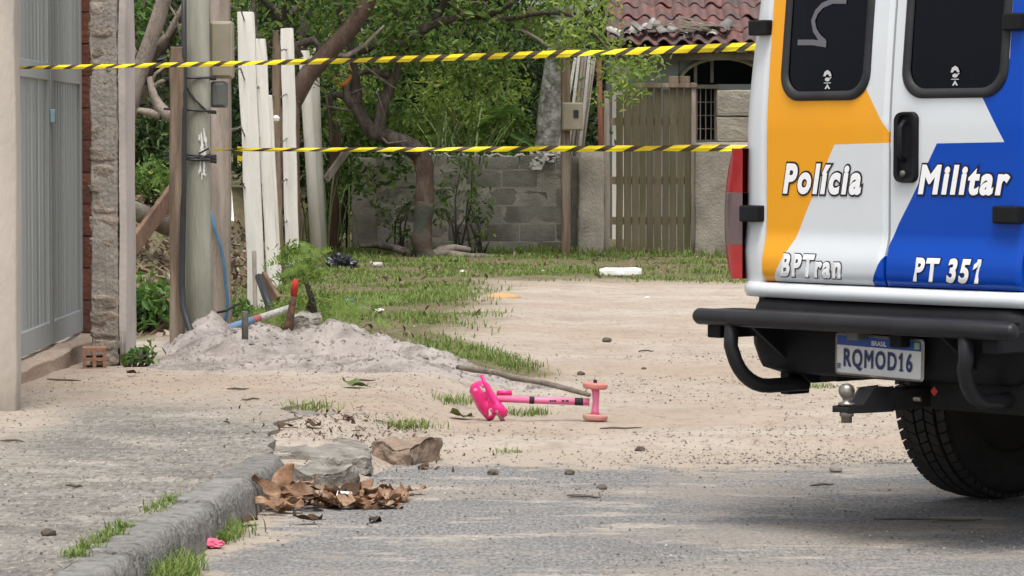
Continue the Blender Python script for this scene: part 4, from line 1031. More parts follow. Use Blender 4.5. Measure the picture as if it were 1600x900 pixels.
dl([(206, 100), (212, 80), (200, 55), (196, 30)], [3, 2.5, 2, 1], 'branch'); dl([(215, 92), (200, 66), (196, 48)], [2.5, 2, 1.5], 'branch')
dl([(262, 5), (275, 25), (282, 60)], [2, 2, 1.5], 'branch'); dl([(262, 60), (275, 40), (300, 35)], [2, 1.6, 1], 'branch')
C = clumps([at(random.uniform(196, 235), random.uniform(10, 60), DY + .6) for _ in range(7)], 18, .07); V, k = leaf_arrays(C, .10, hexa=True)
vn = thing('leafy_vine', 'bright green leaf sprig beside the bare leaning trunk', 'plant', at(205, 60, DY + .6)); mesh_np('leaves', V, k, K['leafweed'], vn)
MB().tube([at(190, 90, DY + .6), at(205, 50, DY + .6), at(225, 10, DY + .6), at(230, -30, DY + .6)], [.012, .01, .008, .006], 5).build('stem', K['twig'], vn)

# lichen covered trunk behind the wall
LY = 38.9
lt = thing('lichen_trunk', 'thick lichen covered grey trunk leaning behind the block wall', 'tree', (at(848, 300, LY).x, LY, 0))
P = [at(838, 410, LY), at(846, 330, LY), at(853, 240, LY), at(862, 160, LY), at(870, 90, LY), at(878, 30, LY), at(884, -60, LY), at(886, -200, LY)]
b = MB().tube(P, [.17, .165, .155, .15, .14, .13, .12, .10], 14)
b.v = [tuple(Vector(v) + noise.noise_vector(Vector(v) * 5) * .025) for v in b.v]
b.build('trunk', K['lichen'], lt, smooth=True)
C = clumps(ellipsoid_tips((P[-1].x + .2, LY, 4.9), (1.7, 1.4, 1.2), 60), 45, .25); V, k = leaf_arrays(C, .12 * rng.uniform(.6, 1.3, len(C)))
mesh_np('crown', V, k, K['leafmid'], lt)
# torn pale netting over the wall beside it
mb = MB(); ns_ = 9; vs = []
for j in range(8):
    for i in range(ns_):
        q = at(827 + i * 5 + 2 * math.sin(j * 1.7), 236 + j * 4.2 * (1 if i < 5 else .6), 37.93 if j > 2 else 38.05); q.y -= .02 * random.random(); vs.append(q)
mb.add(vs, [(j*ns_+i, j*ns_+i+1, (j+1)*ns_+i+1, (j+1)*ns_+i) for j in range(7) for i in range(ns_-1) if random.random() > .28])
o = mb.build('torn_netting', K['palecement'], origin=vs[0]); tag(o, 'torn pale netting draped over the wall under the lichen trunk', 'netting')
sm = o.modifiers.new('thick', 'SOLIDIFY'); sm.thickness = .008

# shrubs behind the wall
def shrub(label, px, Y, wpx, pyt, pyb, ntips, per, ls, mat, spread=.12, cat='shrub', droop=.1, name='shrub', stems=6, dpt=.35):
    c = at(px, (pyt + pyb) / 2, Y); s__ = FOC / Y; ww = wpx / s__ / 2; hh = (pyb - pyt) / s__ / 2
    zb = gz(c.x, Y); t = thing(name, label, cat, (c.x, Y, zb))
    tips = ellipsoid_tips((c.x, Y, c.z), (ww, dpt, hh), ntips, .3)
    mb = MB()
    for k in range(stems):
        e = Vector(tips[random.randrange(len(tips))]); b_ = Vector((c.x + random.uniform(-.08, .08), Y + random.uniform(-.05, .05), zb - .02)); m = b_.lerp(e, .55) + Vector((random.uniform(-.08, .08), 0, .05))
        mb.tube([b_, m, e], [.014, .010, .004], 5)
    mb.build('stems', K['bark'], t, smooth=True)
    C = clumps(tips, per, spread); C = C[C[:, 2] > zb + .02]
    V, k = leaf_arrays(C, ls * rng.uniform(.6, 1.3, len(C)), droop=droop, hexa=True); mesh_np('leaves', V, k, mat, t)
    return t
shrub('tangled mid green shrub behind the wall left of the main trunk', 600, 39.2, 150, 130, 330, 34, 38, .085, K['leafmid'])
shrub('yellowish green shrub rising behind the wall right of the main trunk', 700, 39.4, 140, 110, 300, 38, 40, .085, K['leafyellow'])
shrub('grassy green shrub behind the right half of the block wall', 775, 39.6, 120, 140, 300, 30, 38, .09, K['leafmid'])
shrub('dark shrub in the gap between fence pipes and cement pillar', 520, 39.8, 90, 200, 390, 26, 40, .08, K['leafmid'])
shrub('pale green shrub with highlights put into its leaf colour above the wall between trunk and lichen tree', 740, 38.9, 170, 60, 250, 40, 30, .075, K['leafyellow'], spread=.10)  # pale leaf colour stands in for bright highlights among the darker foliage
shrub('light green shrub with highlights put into its leaf colour left of the twisted limbs', 530, 39.0, 110, 40, 240, 30, 30, .075, K['leafyellow'], spread=.10)  # added pale clump: foliage highlights painted through its lighter leaf colour
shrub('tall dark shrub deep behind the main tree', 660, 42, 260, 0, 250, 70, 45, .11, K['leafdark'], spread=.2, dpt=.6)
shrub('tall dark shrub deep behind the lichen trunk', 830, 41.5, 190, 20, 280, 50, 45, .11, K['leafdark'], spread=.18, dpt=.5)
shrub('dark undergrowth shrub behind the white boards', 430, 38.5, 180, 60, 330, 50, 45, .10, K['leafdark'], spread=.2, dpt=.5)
shrub('dark bush under the dead branches left of the timber post', 235, 32.5, 120, 175, 285, 36, 45, .09, K['leafdark'], spread=.16)
shrub('pale wispy bush at the top of the bank beside the pillar', 235, 31, 95, 255, 300, 16, 40, .07, K['leafmid'], spread=.08)
shrub('slender sapling with sparse leaves in front of the wall left of the trunk', 622, 37.6, 75, 250, 400, 16, 12, .07, K['leafmid'], spread=.07, dpt=.08)
shrub('slender leafy sapling in front of the wall right of the trunk', 712, 37.4, 110, 235, 395, 22, 14, .075, K['leafmid'], spread=.08, dpt=.1)
shrub('small sprout with two leaf tufts low before the block wall', 745, 37.3, 60, 300, 400, 7, 9, .075, K['leafmid'], spread=.06, dpt=.08)
# big-leaf papaya-like plant
def bigleaf_plant():
    Y = 38.9; t = thing('broadleaf_plant', 'broad lobed green leaves on a stalk behind the wall near the lichen trunk', 'plant', (at(798, 300, Y).x, Y, 0))
    st = [at(796, 330, Y), at(797, 260, Y), at(798, 200, Y), at(800, 165, Y)]
    MB().tube([Vector((st[0].x, Y, 0))] + st, [.02, .018, .016, .014, .01], 6).build('stalk', K['leafweed'], t, smooth=True)
    for (px, py, r_, tilt, yaw) in ((765, 185, 28, .5, 2.6), (775, 205, 24, .7, 3.2), (812, 178, 26, .4, .3), (818, 215, 30, .6, -.3), (806, 240, 26, .5, -.8), (752, 195, 20, .5, 2.9), (820, 192, 22, .3, .1), (785, 172, 22, .6, 1.8)):
        c = at(px, py, Y - .1 + random.uniform(-.1, .1)); rw = r_ / (FOC / Y); mb = MB(); n = 21; vs = [(0, 0, 0)]
        for k in range(n):
            a = -2.5 + 5.0 * k / (n - 1); q = rw * (.55 + .45 * abs(math.cos(a * 1.75))) ; vs.append((q * math.cos(a), q * math.sin(a), -.15 * q + .04 * math.sin(k * 2.1) * rw))
        rm = Matrix.Rotation(yaw, 3, 'Z') @ Matrix.Rotation(tilt, 3, 'Y')
        mb.add([c + rm @ Vector(v) for v in vs], [(0, k, k + 1) for k in range(1, n)]).build('leaf', K['leafweed'], t)
        mb = MB(); mb.tube([st[-1] if py < 200 else st[-2], (c + st[-1]) / 2 + Vector((0, 0, .06)), c], .006, 5); mb.build('leaf_stem', K['leafweed'], t)
bigleaf_plant()
# arching reed grass
def blades(name, label, cat, spots, n, ln, wd, mat, lean=.5, seg=6):
    V = []; 
    for (bx, by, bz, rad) in spots:
        for _ in range(n):
            a = random.uniform(0, 2 * math.pi); d = Vector((math.cos(a), math.sin(a), 0)); s = Vector((-d.y, d.x, 0)); p = Vector((bx + random.gauss(0, rad), by + random.gauss(0, rad), bz))
            l = ln * random.uniform(.6, 1.2); le = lean * random.uniform(.4, 1.4); prev = None
            for k in range(seg + 1):
                f = k / seg; q = p + d * (l * le * f * f) + Vector((0, 0, l * (f - .55 * le * f ** 3))); w_ = wd * (1 - f) ** .6 * (.6 + .4 * min(1, f * 4))
                cur = (q - s * w_, q + s * w_)
                if prev: V += [prev[0], prev[1], cur[1], cur[0]]
                prev = cur
    o = np.array([tuple(v) for v in V]); return o
def quads(name, V, mat, parent=None, origin=(0, 0, 0)): 
    n = len(V) // 4; mb_ = bpy.data.meshes.new(name)
    if parent is not None: origin = MATX[parent.name].translation
    mb_.from_pydata((V - np.array(origin)).tolist(), [], np.arange(n * 4).reshape(-1, 4).tolist()); mb_.materials.append(mat)
    o = bpy.data.objects.new(name, mb_); col.objects.link(o)
    if parent is not None: o.parent = parent; o['kind'] = 'stuff'
    else: o.location = origin
    return o
K['reed'] = M('reed_blade', (.16, .23, .08), (.22, .28, .12), scale=3, bump=0, rough=.5)
p0 = (at(735, 300, 38.45).x, 38.45, .1)
t = thing('reed_clump', 'tall arching reed blades behind the wall', 'plant', p0); quads('blade_tuft', blades('', '', '', [(p0[0], p0[1], .1, .12)], 40, 2.0, .022, K['reed'], .5), K['reed'], t)
p0 = (at(690, 300, 38.5).x, 38.5, .1)
t = thing('reed_clump', 'tall thin reed blades just right of the main trunk', 'plant', p0); quads('blade_tuft', blades('', '', '', [(p0[0], p0[1], .1, .2)], 60, 1.8, .014, K['reed'], .4), K['reed'], t)
p0 = (at(505, 300, 38.6).x, 38.6, .1)
t = thing('reed_clump', 'tall grass tuft between the pipes and the cement pillar', 'plant', p0); quads('blade_tuft', blades('', '', '', [(p0[0], p0[1], .1, .3)], 70, 1.3, .012, K['reed'], .4), K['reed'], t)

# leafy weeds behind the fence and feathery shrub at the sand heap
shrub('lush broad-leaved weed between the pillar and the poles', 228, 22.0, 80, 440, 535, 22, 26, .085, K['leafweed'], spread=.07, cat='weed', name='weed_clump', dpt=.3, stems=10)
shrub('small weed at the foot of the plastered pillar', 222, 17.5, 46, 540, 585, 9, 20, .05, K['leafweed'], spread=.035, cat='weed', name='weed_clump', dpt=.12)
shrub('low weed growing between the square post and the white boards', 378, 23.8, 36, 470, 502, 8, 22, .055, K['leafweed'], spread=.04, cat='weed', name='weed_clump', dpt=.12)
FYs = 21.6
fs_ = thing('feathery_shrub', 'bright feathery green shrub with a bent brown stem behind the sand heap', 'shrub', gpt(490, 500))
MB().tube([at(492, 500, FYs), at(488, 470, FYs), at(480, 445, FYs), at(468, 420, FYs), at(460, 400, FYs)], [.024, .02, .017, .012, .006], 8).build('stem', K['bark'], fs_, smooth=True)
MB().tube([at(486, 465, FYs), at(478, 490, FYs), at(480, 502, FYs)], [.012, .013, .016], 7).build('stem', K['bark'], fs_, smooth=True)
V = []
fr_pts = []
for _ in range(26):
    a = at(random.uniform(445, 492), random.uniform(392, 428), FYs + random.uniform(-.15, .15)); fr_pts.append(a)
for _ in range(34):
    a = at(random.uniform(430, 590), random.uniform(465, 520), FYs + random.uniform(-.5, 1.2)); a.z = max(a.z, gz(a.x, a.y) + .05); fr_pts.append(a)
for a in fr_pts:
    dd = Vector((random.uniform(-1, 1), random.uniform(-.4, .4), random.uniform(-.2, .6))).normalized(); ln = random.uniform(.10, .2)
    sd_ = dd.cross(Vector((0, -1, .4))).normalized()
    for k in range(10):
        q = a + dd * ln * k / 10 - Vector((0, 0, .25 * ln * (k / 10) ** 2))
        for s in (-1, 1):
            e = q + sd_ * s * .036 * (1 - .6 * k / 10) + dd * .014; w_ = dd * .0058
            V += [q - w_, e - w_ * .5, e + w_ * .5, q + w_]
C = clumps([at(random.uniform(440, 500), random.uniform(385, 440), FYs + random.uniform(-.15, .15)) for _ in range(26)] + [at(random.uniform(430, 520), random.uniform(455, 505), FYs + random.uniform(-.1, .6)) for _ in range(22)], 26, .035); VV, kk = leaf_arrays(C, .032 * rng.uniform(.5, 1.4, len(C)), hexa=True)
mesh_np('small_leaves', VV, kk, K['leafbright'], fs_)
quads('fronds', np.array([tuple(v) for v in V]), K['leafbright'], fs_)

# grass
def grass_field():
    V = []
    def blade(x, y, h, wd):
        z = top(x, y) - .005; a = random.uniform(0, 6.283); dx, dy = math.cos(a), math.sin(a); l = random.uniform(.2, .8) * h
        sx_, sy_ = -dy * wd, dx * wd
        V.extend([(x - sx_, y - sy_, z), (x + sx_, y + sy_, z), (x + dx * l * .35 + sx_ * .8, y + dy * l * .35 + sy_ * .8, z + h * .6), (x + dx * l * .35 - sx_ * .8, y + dy * l * .35 - sy_ * .8, z + h * .6)])
        V.extend([(x + dx * l * .35 - sx_ * .8, y + dy * l * .35 - sy_ * .8, z + h * .6), (x + dx * l * .35 + sx_ * .8, y + dy * l * .35 + sy_ * .8, z + h * .6), (x + dx * l + sx_ * .1, y + dy * l + sy_ * .1, z + h), (x + dx * l - sx_ * .1, y + dy * l - sy_ * .1, z + h)])
    n = 0
    while n < 32000:
        x = random.uniform(-2.3, 3.6); y = 17.5 + 20.6 * random.random() ** .8
        m = grass_mask(x, y)
        if m < .05: continue
        d = m * (.30 + 1.6 * nz(x, y, 1.1, 31) + 1.2 * nz(x, y, 3.5, 32))
        if random.random() > d: continue
        if sandz(x, y) > .03 and y < 21: continue
        tall = 1 + .9 * max(0, nz(x, y, .9, 33)) + (1.3 if y > 37.2 and random.random() < .5 else 0)
        blade(x, y, random.uniform(.015, .05) * tall, .0045 if y < 28 else .006); n += 1
    return np.array(V)
o = quads('grass', grass_field(), K['grass']); tag(o, 'patchy short green grass along the fence and wall', 'grass', kind='stuff')
def tuft(label, px, py, n, ln, rad, zoff=0, stretch=None, sp=None):
    p = sp or gpt(px, py); p = Vector(p); p.z += zoff
    t = thing('grass_tuft', label, 'grass', p)
    spots = [(p.x, p.y, p.z - .005, rad)]
    if stretch: spots = [(p.x + stretch[0] * k / 4, p.y + stretch[1] * k / 4, p.z - .005, rad) for k in range(-2, 3)]; n = n // 5
    quads('blade_tuft', blades('', '', '', spots, n, ln, .0032, K['grass'], .7, 3), K['grass'], t)
tuft('small grass tuft in front of the pink scooter shield', 700, 628, 120, .07, .07)
tuft('bright grass tuft right of the broken pavement rubble', 628, 668, 260, .055, .06, stretch=(.12, .1))
tuft('small grass sprig at the asphalt edge', 795, 716, 90, .05, .035, stretch=(.06, 0))
tuft('thin grass tuft behind the pavement rubble', 490, 640, 90, .07, .07)
tuft('grass blades under the scooter tube', 825, 648, 130, .06, .05, stretch=(.12, .05))
tuft('tiny grass tuft on the sand under the bumper', 1283, 606, 70, .05, .05)
tuft('grass tuft in the sand beyond the pink scooter', 740, 560, 260, .07, .06, stretch=(.35, -.25))
tuft('grass tuft along the sand heap edge under the dry branch', 790, 572, 160, .06, .06, stretch=(.2, -.1))
kz = .12
def kt_(y, dx): return (kerb_x(y) + dx, y, 0.0)
tuft('grass tuft growing at the foot of the nearest kerb stone', 0, 0, 320, .11, .025, sp=(kerb_x(9.75) + .05, 9.75, .0), stretch=(.03, .45))
tuft('grass tuft at the kerb foot left of the dry leaves', 0, 0, 170, .08, .025, sp=(kerb_x(10.75) + .04, 10.8, .0), stretch=(.02, .3))
tuft('low grass in the joint between the pavement and the near kerb', 0, 0, 260, .05, .02, sp=(kerb_x(9.6) - .15, 9.65, .118), stretch=(.05, .65))
tuft('low grass in the pavement joint beside the second kerb stone', 0, 0, 120, .035, .02, sp=(kerb_x(10.6) - .15, 10.7, .118), stretch=(.03, .35))

# ================================================================== POLICE VEHICLE
TH = R(48); VO = Vector((1.17, 10.77, 0))
veh = thing('police_van', 'white, orange and blue military police van parked with its rear towards the camera', 'van', VO, -TH)
VM = MATX[veh.name]; VI = VM.inverted(); CAML = VI @ Vector((0, 0, CAM_Z))
def vp(px, py, y=0.0):
    d = VI.to_3x3() @ ray(px, py); t = (y - CAML.y) / d.y
    p = CAML + d * t; return (p.x, p.z)
def sy_(u, z):
    """rear skin depth (local y)"""
    y = .022 * (abs(u) / .55) ** 2.4
    if z > 1.30: y += .10 * (z - 1.30) ** 1.3
    y -= .022 * (1 - sstep(.86, .97, z)) ; y += .02 * (1 - sstep(.78, .84, z))
    return y
ORANGE = [vp(*q) for q in ((1150, -400), (1300, -400), (1300, 100), (1349, 135), (1370, 176), (1384, 202), (1389, 223), (1303, 226), (1282, 275), (1258, 330), (1240, 375), (1228, 397), (1203, 447), (1150, 470))]
BLUE = [vp(*q) for q in ((1568, -400), (1680, -400), (1680, 520), (1362, 470), (1366, 446), (1384, 400), (1404, 350), (1424, 310), (1463, 224), (1564, 222), (1530, 152), (1552, 142), (1568, 90))]
def inside(p, poly):
    x, y = p; c = False; n = len(poly)
    for i in range(n):
        x1, y1 = poly[i]; x2, y2 = poly[(i + 1) % n]
        if (y1 > y) != (y2 > y) and x < (x2 - x1) * (y - y1) / (y2 - y1) + x1: c = not c
    return c
def rrect(x0, z0, x1, z1, r, n=8):
    o = []
    for cx, cz, a0 in ((x1 - r, z0 + r, -90), (x1 - r, z1 - r, 0), (x0 + r, z1 - r, 90), (x0 + r, z0 + r, 180)):
        for k in range(n + 1): a = R(a0 + 90 * k / n); o.append((cx + r * math.cos(a), cz + r * math.sin(a)))
    return o
WINZ1 = 1.98
wl0 = vp(1213, 150)[0]; wl1 = vp(1357, 150)[0]; wr0 = vp(1407, 150)[0]; wr1 = vp(1567, 150)[0]
wz0 = vp(1288, 157)[1]; wz1 = vp(1488, 153)[1]
WIN = {'L': (wl0, wz0, wl1, WINZ1), 'R': (wr0, wz1, wr1, WINZ1)}
DB = vp(1290, 443)[1]; DT = 2.12
dL0 = vp(1187, 380)[0]; dR1 = -dL0 + .0
CTR = vp(1386, 300)[0]
def rear_door(side):
    u0, u1 = (dL0, CTR - .004) if side == 'L' else (CTR + .004, vp(1592, 380)[0])
    bm = bmesh.new(); nu, nz_ = 40, 96
    vs = [[bm.verts.new((u0 + (u1 - u0) * i / nu, 0, DB + (DT - DB) * j / nz_)) for i in range(nu + 1)] for j in range(nz_ + 1)]
    for j in range(nz_):
        for i in range(nu): bm.faces.new((vs[j][i], vs[j][i+1], vs[j+1][i+1], vs[j+1][i]))
    for poly in (ORANGE, BLUE):
        for k in range(len(poly)):
            a, b_ = Vector((poly[k][0], 0, poly[k][1])), Vector((poly[(k+1) % len(poly)][0], 0, poly[(k+1) % len(poly)][1]))
            m0 = Vector((min(a.x, b_.x) - .03, 0, min(a.z, b_.z) - .03)); m1 = Vector((max(a.x, b_.x) + .03, 0, max(a.z, b_.z) + .03))
            fs = [f for f in bm.faces if m0.x < f.calc_center_median().x < m1.x and m0.z < f.calc_center_median().z < m1.z]
            if not fs: continue
            geom = set(fs)
            for f in fs: geom.update(f.edges); geom.update(f.verts)
            bmesh.ops.bisect_plane(bm, geom=list(geom), plane_co=a, plane_no=(b_ - a).cross(Vector((0, 1, 0))).normalized(), dist=1e-6)
    W_ = WIN[side]; op = rrect(W_[0] + .012, W_[1] + .012, W_[2] - .012, W_[3] - .012, .075)
    kill = []
    for f in bm.faces:
        c = f.calc_center_median()
        if inside((c.x, c.z), op): kill.append(f); continue
        f.material_index = 1 if inside((c.x, c.z), ORANGE) else 2 if inside((c.x, c.z), BLUE) else 0
    bmesh.ops.delete(bm, geom=kill, context='FACES')
    # folded edges give the panel thickness
    for v in bm.verts:
        u, z = v.co.x, v.co.z
        e = min(u - u0, u1 - u, z - DB)
        v.co.y = sy_(u, z) + (.012 * (1 - e / .012) ** 2 if e < .012 else 0)
    ed = [e for e in bm.edges if e.is_boundary]
    ret = bmesh.ops.extrude_edge_only(bm, edges=ed); 
    for v in [g_ for g_ in ret['geom'] if isinstance(g_, bmesh.types.BMVert)]: v.co.y += .04
    me = bpy.data.meshes.new('rear_door'); bm.to_mesh(me); bm.free()
    for m in ('whitepaint', 'orangepaint', 'bluepaint'): me.materials.append(K[m])
    o = bpy.data.objects.new('rear_door', me); col.objects.link(o); o.parent = veh; MATX[o.name] = VM
    shade_auto(o, 35)
    o['label'] = 'rear door painted orange and white' if side == 'L' else 'rear door painted blue and white'
    return o
doors = {s: rear_door(s) for s in 'LR'}
for s in 'LR':
    W_ = WIN[s]; d = doors[s]
    outer = rrect(W_[0], W_[1], W_[2], W_[3], .088, 10); inner = rrect(W_[0] + .030, W_[1] + .030, W_[2] - .030, W_[3] - .030, .065, 10)
    mid = rrect(W_[0] + .012, W_[1] + .012, W_[2] - .012, W_[3] - .012, .08, 10)
    n = len(outer); mb = MB(); vs = []
    for ring, off in ((outer, .004), (outer, -.004), (mid, -.012), (inner, -.005), (inner, .012)): vs += [(x, sy_(x, z) + off, z) for x, z in ring]
    mb.add(vs, [(r_*n+i, r_*n+(i+1) % n, (r_+1)*n+(i+1) % n, (r_+1)*n+i) for r_ in range(4) for i in range(n)])
    mb.build('window_seal', K['black'], d, smooth=True, local=True)
    xs_ = np.linspace(W_[0] + .024, W_[2] - .024, 9); zs_ = np.linspace(W_[1] + .024, W_[3] - .024, 13); mb = MB()
    mb.add([(x, sy_(x, z) + .002, z) for z in zs_ for x in xs_], [(j*9+i, j*9+i+1, (j+1)*9+i+1, (j+1)*9+i) for j in range(12) for i in range(8)])
    mb.build('window_glass', K['glass'], d, smooth=True, local=True)
    # little crest stickers on the glass
    px, py = (1289, 124) if s == 'L' else (1488, 118)
    mb = MB(); k = 1 / 495
    cx, cz = vp(px, py)
    def pt(x, y): return (cx + x * k / .66, sy_(cx, cz) - .001, cz - y * k)
    sh = [(-6, -5), (-4, -12), (0, -15), (4, -12), (6, -5), (2.5, -5), (1.5, -8), (-1.5, -8), (-2.5, -5)]
    mb.add([pt(*q) for q in sh], [(0, 1, 8), (1, 7, 8), (1, 2, 7), (2, 6, 7), (2, 3, 6), (3, 5, 6), (3, 4, 5)])
    sh = [(3.8 * math.cos(a * .9), -0 + 3.2 * math.sin(a * .9)) for a in range(7)]; mb.add([pt(*q) for q in sh], [tuple(range(7))])
    mb.add([pt(*q) for q in ((4, -4), (6, -3), (2, 1))], [(0, 1, 2)])
    mb.add([pt(*q) for q in ((-5, 5), (5, 5), (5, 6.2), (-5, 6.2))], [(0, 1, 2, 3)])
    mb.add([pt(*q) for q in ((0, 7), (4, 15), (1.5, 15), (0, 12), (-1.5, 15), (-4, 15))], [(0, 1, 2, 3), (0, 3, 4, 5)])
    mb.build('crest_sticker', K['sticker'], d, local=True)
    # curtain behind
    mb = MB(); nn = 60; vs = []
    for j in (W_[1] - .05, W_[3] + .05):
        for i in range(nn + 1): x = W_[0] - .03 + (W_[2] - W_[0] + .06) * i / nn; vs.append((x, .17 + .018 * math.sin(i * .75) + .012 * math.sin(i * 1.9), j))
    mb.add(vs, [(i, i + 1, nn + 2 + i, nn + 1 + i) for i in range(nn)]); mb.build('curtain', K['curtain'], d, smooth=True, local=True)
# faint 2-shaped strip on the left glass
pts = [(1312, 1), (1290, 1), (1274, 8), (1265, 18), (1260, 32), (1264, 47), (1272, 58), (1281, 66), (1284, 69), (1262, 66), (1237, 66)]
P = [vp(*q) for q in pts]; mb = MB(); vs = []
for i, p in enumerate(P):
    a = Vector(P[max(i-1, 0)]); b_ = Vector(P[min(i+1, len(P)-1)]); t_ = (b_ - a).normalized(); nrm_ = Vector((-t_.y, t_.x)) * (.009 if i not in (7, 8) else .010)
    for s in (-1, 1): x, z = p[0] + nrm_.x * s, p[1] + nrm_.y * s; vs.append((x, sy_(x, z) - .001, z))
mb.add(vs, [(2*i, 2*i+1, 2*i+3, 2*i+2) for i in range(len(P) - 1)]).build('window_strip', K['faint'], doors['L'], local=True)
# lettering
def letter(key, box, door, off=0):
    f, o_ = TXT[key]
    a = vp(box[0], box[3]); c = vp(box[2], box[1]); bx = (a[0], a[1], c[0], c[1])
    for geo, mt_, nm, dy in ((o_, K['letterblack'], 'lettering_outline', -.0022), (f, K['letterwhite'], 'lettering', -.0038)):
        q = fit_text(geo, f, bx); mb = MB().add([(x, sy_(x, z) + dy - h_ * .00012, z) for x, z, h_ in q], geo[1]); mb.build(nm, mt_, door, local=True)['label'] = f'lettering reading {key}'
letter('Polícia', (1220, 256, 1347, 303), doors['L']); letter('BPTran', (1222, 399, 1322, 432), doors['L'])
letter('Militar', (1435, 258, 1574, 304), doors['R']); letter('PT 351', (1433, 405, 1537, 440), doors['R'])
# handle
a = vp(1399, 286); c = vp(1436, 174); hm = MB(); hol = rrect(a[0], a[1], c[0], c[1], .028, 6)
hc = ((a[0] + c[0]) / 2, (a[1] + c[1]) / 2); n = len(hol)
vs = [(x, sy_(x, z) + .004, z) for x, z in hol] + [(hc[0] + (x - hc[0]) * .9, sy_(x, z) - .016, hc[1] + (z - hc[1]) * .97) for x, z in hol] + [(hc[0] + (x - hc[0]) * .62, sy_(x, z) - .014, hc[1] + (z - hc[1]) * .9) for x, z in hol] + [(hc[0] + (x - hc[0]) * .55, sy_(x, z) - .002, hc[1] + (z - hc[1]) * .86) for x, z in hol]
hm.add(vs, [(r_*n+i, r_*n+(i+1) % n, (r_+1)*n+(i+1) % n, (r_+1)*n+i) for r_ in range(3) for i in range(n)] + [tuple(range(3*n, 4*n))])
hd = hm.build('handle', K['blackplastic'], doors['R'], smooth=True, local=True); shade_auto(hd, 50)
y0 = sy_(hc[0], hc[1]); MB().tube([(hc[0] - .006, y0 - .008, c[1] - .03), (hc[0] - .006, y0 - .028, c[1] - .05), (hc[0] - .006, y0 - .028, a[1] + .09), (hc[0] - .006, y0 - .008, a[1] + .07)], .009, 8, sq=.8).build('handle_grip', K['blackplastic'], doors['R'], smooth=True, local=True)
MB().lathe([(.010, 0), (.010, .006), (0, .008)], 14, Matrix.Translation((hc[0] - .004, y0 - .014, a[1] + .03)) @ Matrix.Rotation(R(90), 4, 'X')).build('lock', K['greybox'], doors['R'], smooth=True, local=True)
# hinges
for (px0, py0, px1, py1) in ((1173, 31, 1201, 56), (1167, 321, 1196, 346), (1573, 20, 1601, 48), (1565, 322, 1604, 349)):
    a = vp(px0, py1, .04); c = vp(px1, py0, .04); s = 'L' if px0 < 1400 else 'R'
    ym = min(sy_(a[0], a[1]), sy_(c[0], c[1]))
    MB().box((a[0], ym - .022, a[1]), (c[0], ym + .06, c[1])).build('hinge', K['blackplastic'], doors[s], local=True, bevel=.006)

# body shell: stations along the length (y, half width bottom, half width top, z bottom, z top)
BHW = .69
def section(y, hb, ht, zb, zt, r=.10, n=7):
    """closed section outline (x,z), rounded top corners"""
    o = [(-hb, zb), (-hb - .0, zb + .3 * (zt - zb)), (-hb, zb + .52 * (zt - zb))]
    for k in range(n + 1):
        a = R(180 - 90 * k / n); o.append((-ht + r + r * math.cos(a), zt - r + r * math.sin(a)))
    o += [(-x, z) for x, z in o[::-1]]
    return [(x, y, z) for x, z in o]
ST = [(.155, .685, .60, .76, 2.20), (.30, .70, .61, .76, 2.23), (1.0, .725, .62, .76, 2.25), (1.9, .74, .61, .735, 2.25), (2.3, .75, .60, .735, 2.2), (2.75, .76, .58, .735, 1.9), (3.15, .76, .62, .735, 1.42), (3.6, .75, .64, .735, 1.30), (4.1, .72, .60, .735, 1.20), (4.3, .68, .54, .735, 1.08)]
mb = MB(); secs = [section(*s) for s in ST]; n = len(secs[0])
mb.add([p for s in secs for p in s], [(j*n+i, j*n+(i+1) % n, (j+1)*n+(i+1) % n, (j+1)*n+i) for j in range(len(ST)-1) for i in range(n)] + [tuple(range((len(ST)-1)*n, len(ST)*n))])
body = mb.build('body', K['whitepaint'], veh, smooth=True, local=True); shade_auto(body, 45)
# rear frame: rounded corner posts, sill and header around the doors
mb = MB(); zs_ = [.752, .77, .80, .9, 1.0, 1.1, 1.2, 1.3, 1.4, 1.5, 1.6, 1.7, 1.8, 1.9, 2.0, 2.1, 2.18]
def hw(z): return BHW - .10 * max(0, z - 1.32) ** 1.25
for sgn in (-1, 1):
    vs = []; rows = len(zs_); ng = 9
    for z in zs_:
        h = hw(z); e = abs(dL0) - .001 if sgn < 0 else vp(1592, 380)[0] + .006
        yi = sy_(e, z) + .012
        prof = [(e - .0, yi + .03), (e + .001, yi)] + [(e + (h - e) * math.sin(R(90 * k / 6)), yi + .004 + .085 * (1 - math.cos(R(90 * k / 6)))) for k in range(1, 7)] + [(h + .003, .20)]
        vs += [(sgn * x, y, z) for x, y in prof]
    ng = len(vs) // rows
    fs = [(j*ng+i, j*ng+i+1, (j+1)*ng+i+1, (j+1)*ng+i) for j in range(rows-1) for i in range(ng-1)]
    MB().add(vs, fs if sgn > 0 else [f[::-1] for f in fs]).build('corner_post', K['whitepaint'], veh, smooth=True, local=True)
us = np.linspace(-.655, .655, 25); mb = MB(); vs = []; prof = [(DB - .004, .03), (DB - .005, .004), (DB - .018, -.010), (DB - .035, -.012), (DB - .052, -.004), (DB - .055, .05)]
for zz, yy in prof: vs += [(u, sy_(min(abs(u), .545), DB + .02) + yy + (.06 * ((abs(u) - .545) / .11) ** 2 if abs(u) > .545 else 0), zz) for u in us]
mb.add(vs, [(j*25+i, j*25+i+1, (j+1)*25+i+1, (j+1)*25+i) for j in range(len(prof)-1) for i in range(24)])
mb.build('rear_sill', K['whitepaint'], veh, smooth=True, local=True)
MB().box((-.5, .1, DT + .006), (.5, .3, 2.19)).build('rear_header', K['whitepaint'], veh, local=True, bevel=.03)
MB().box((CTR - .03, .075, DB), (CTR + .03, .09, DT)).build('door_gap_seal', K['black'], veh, local=True)
MB().box((-.60, .62, .76), (.60, .64, 2.15)).build('cabin_partition', K['curtain'], veh, local=True)
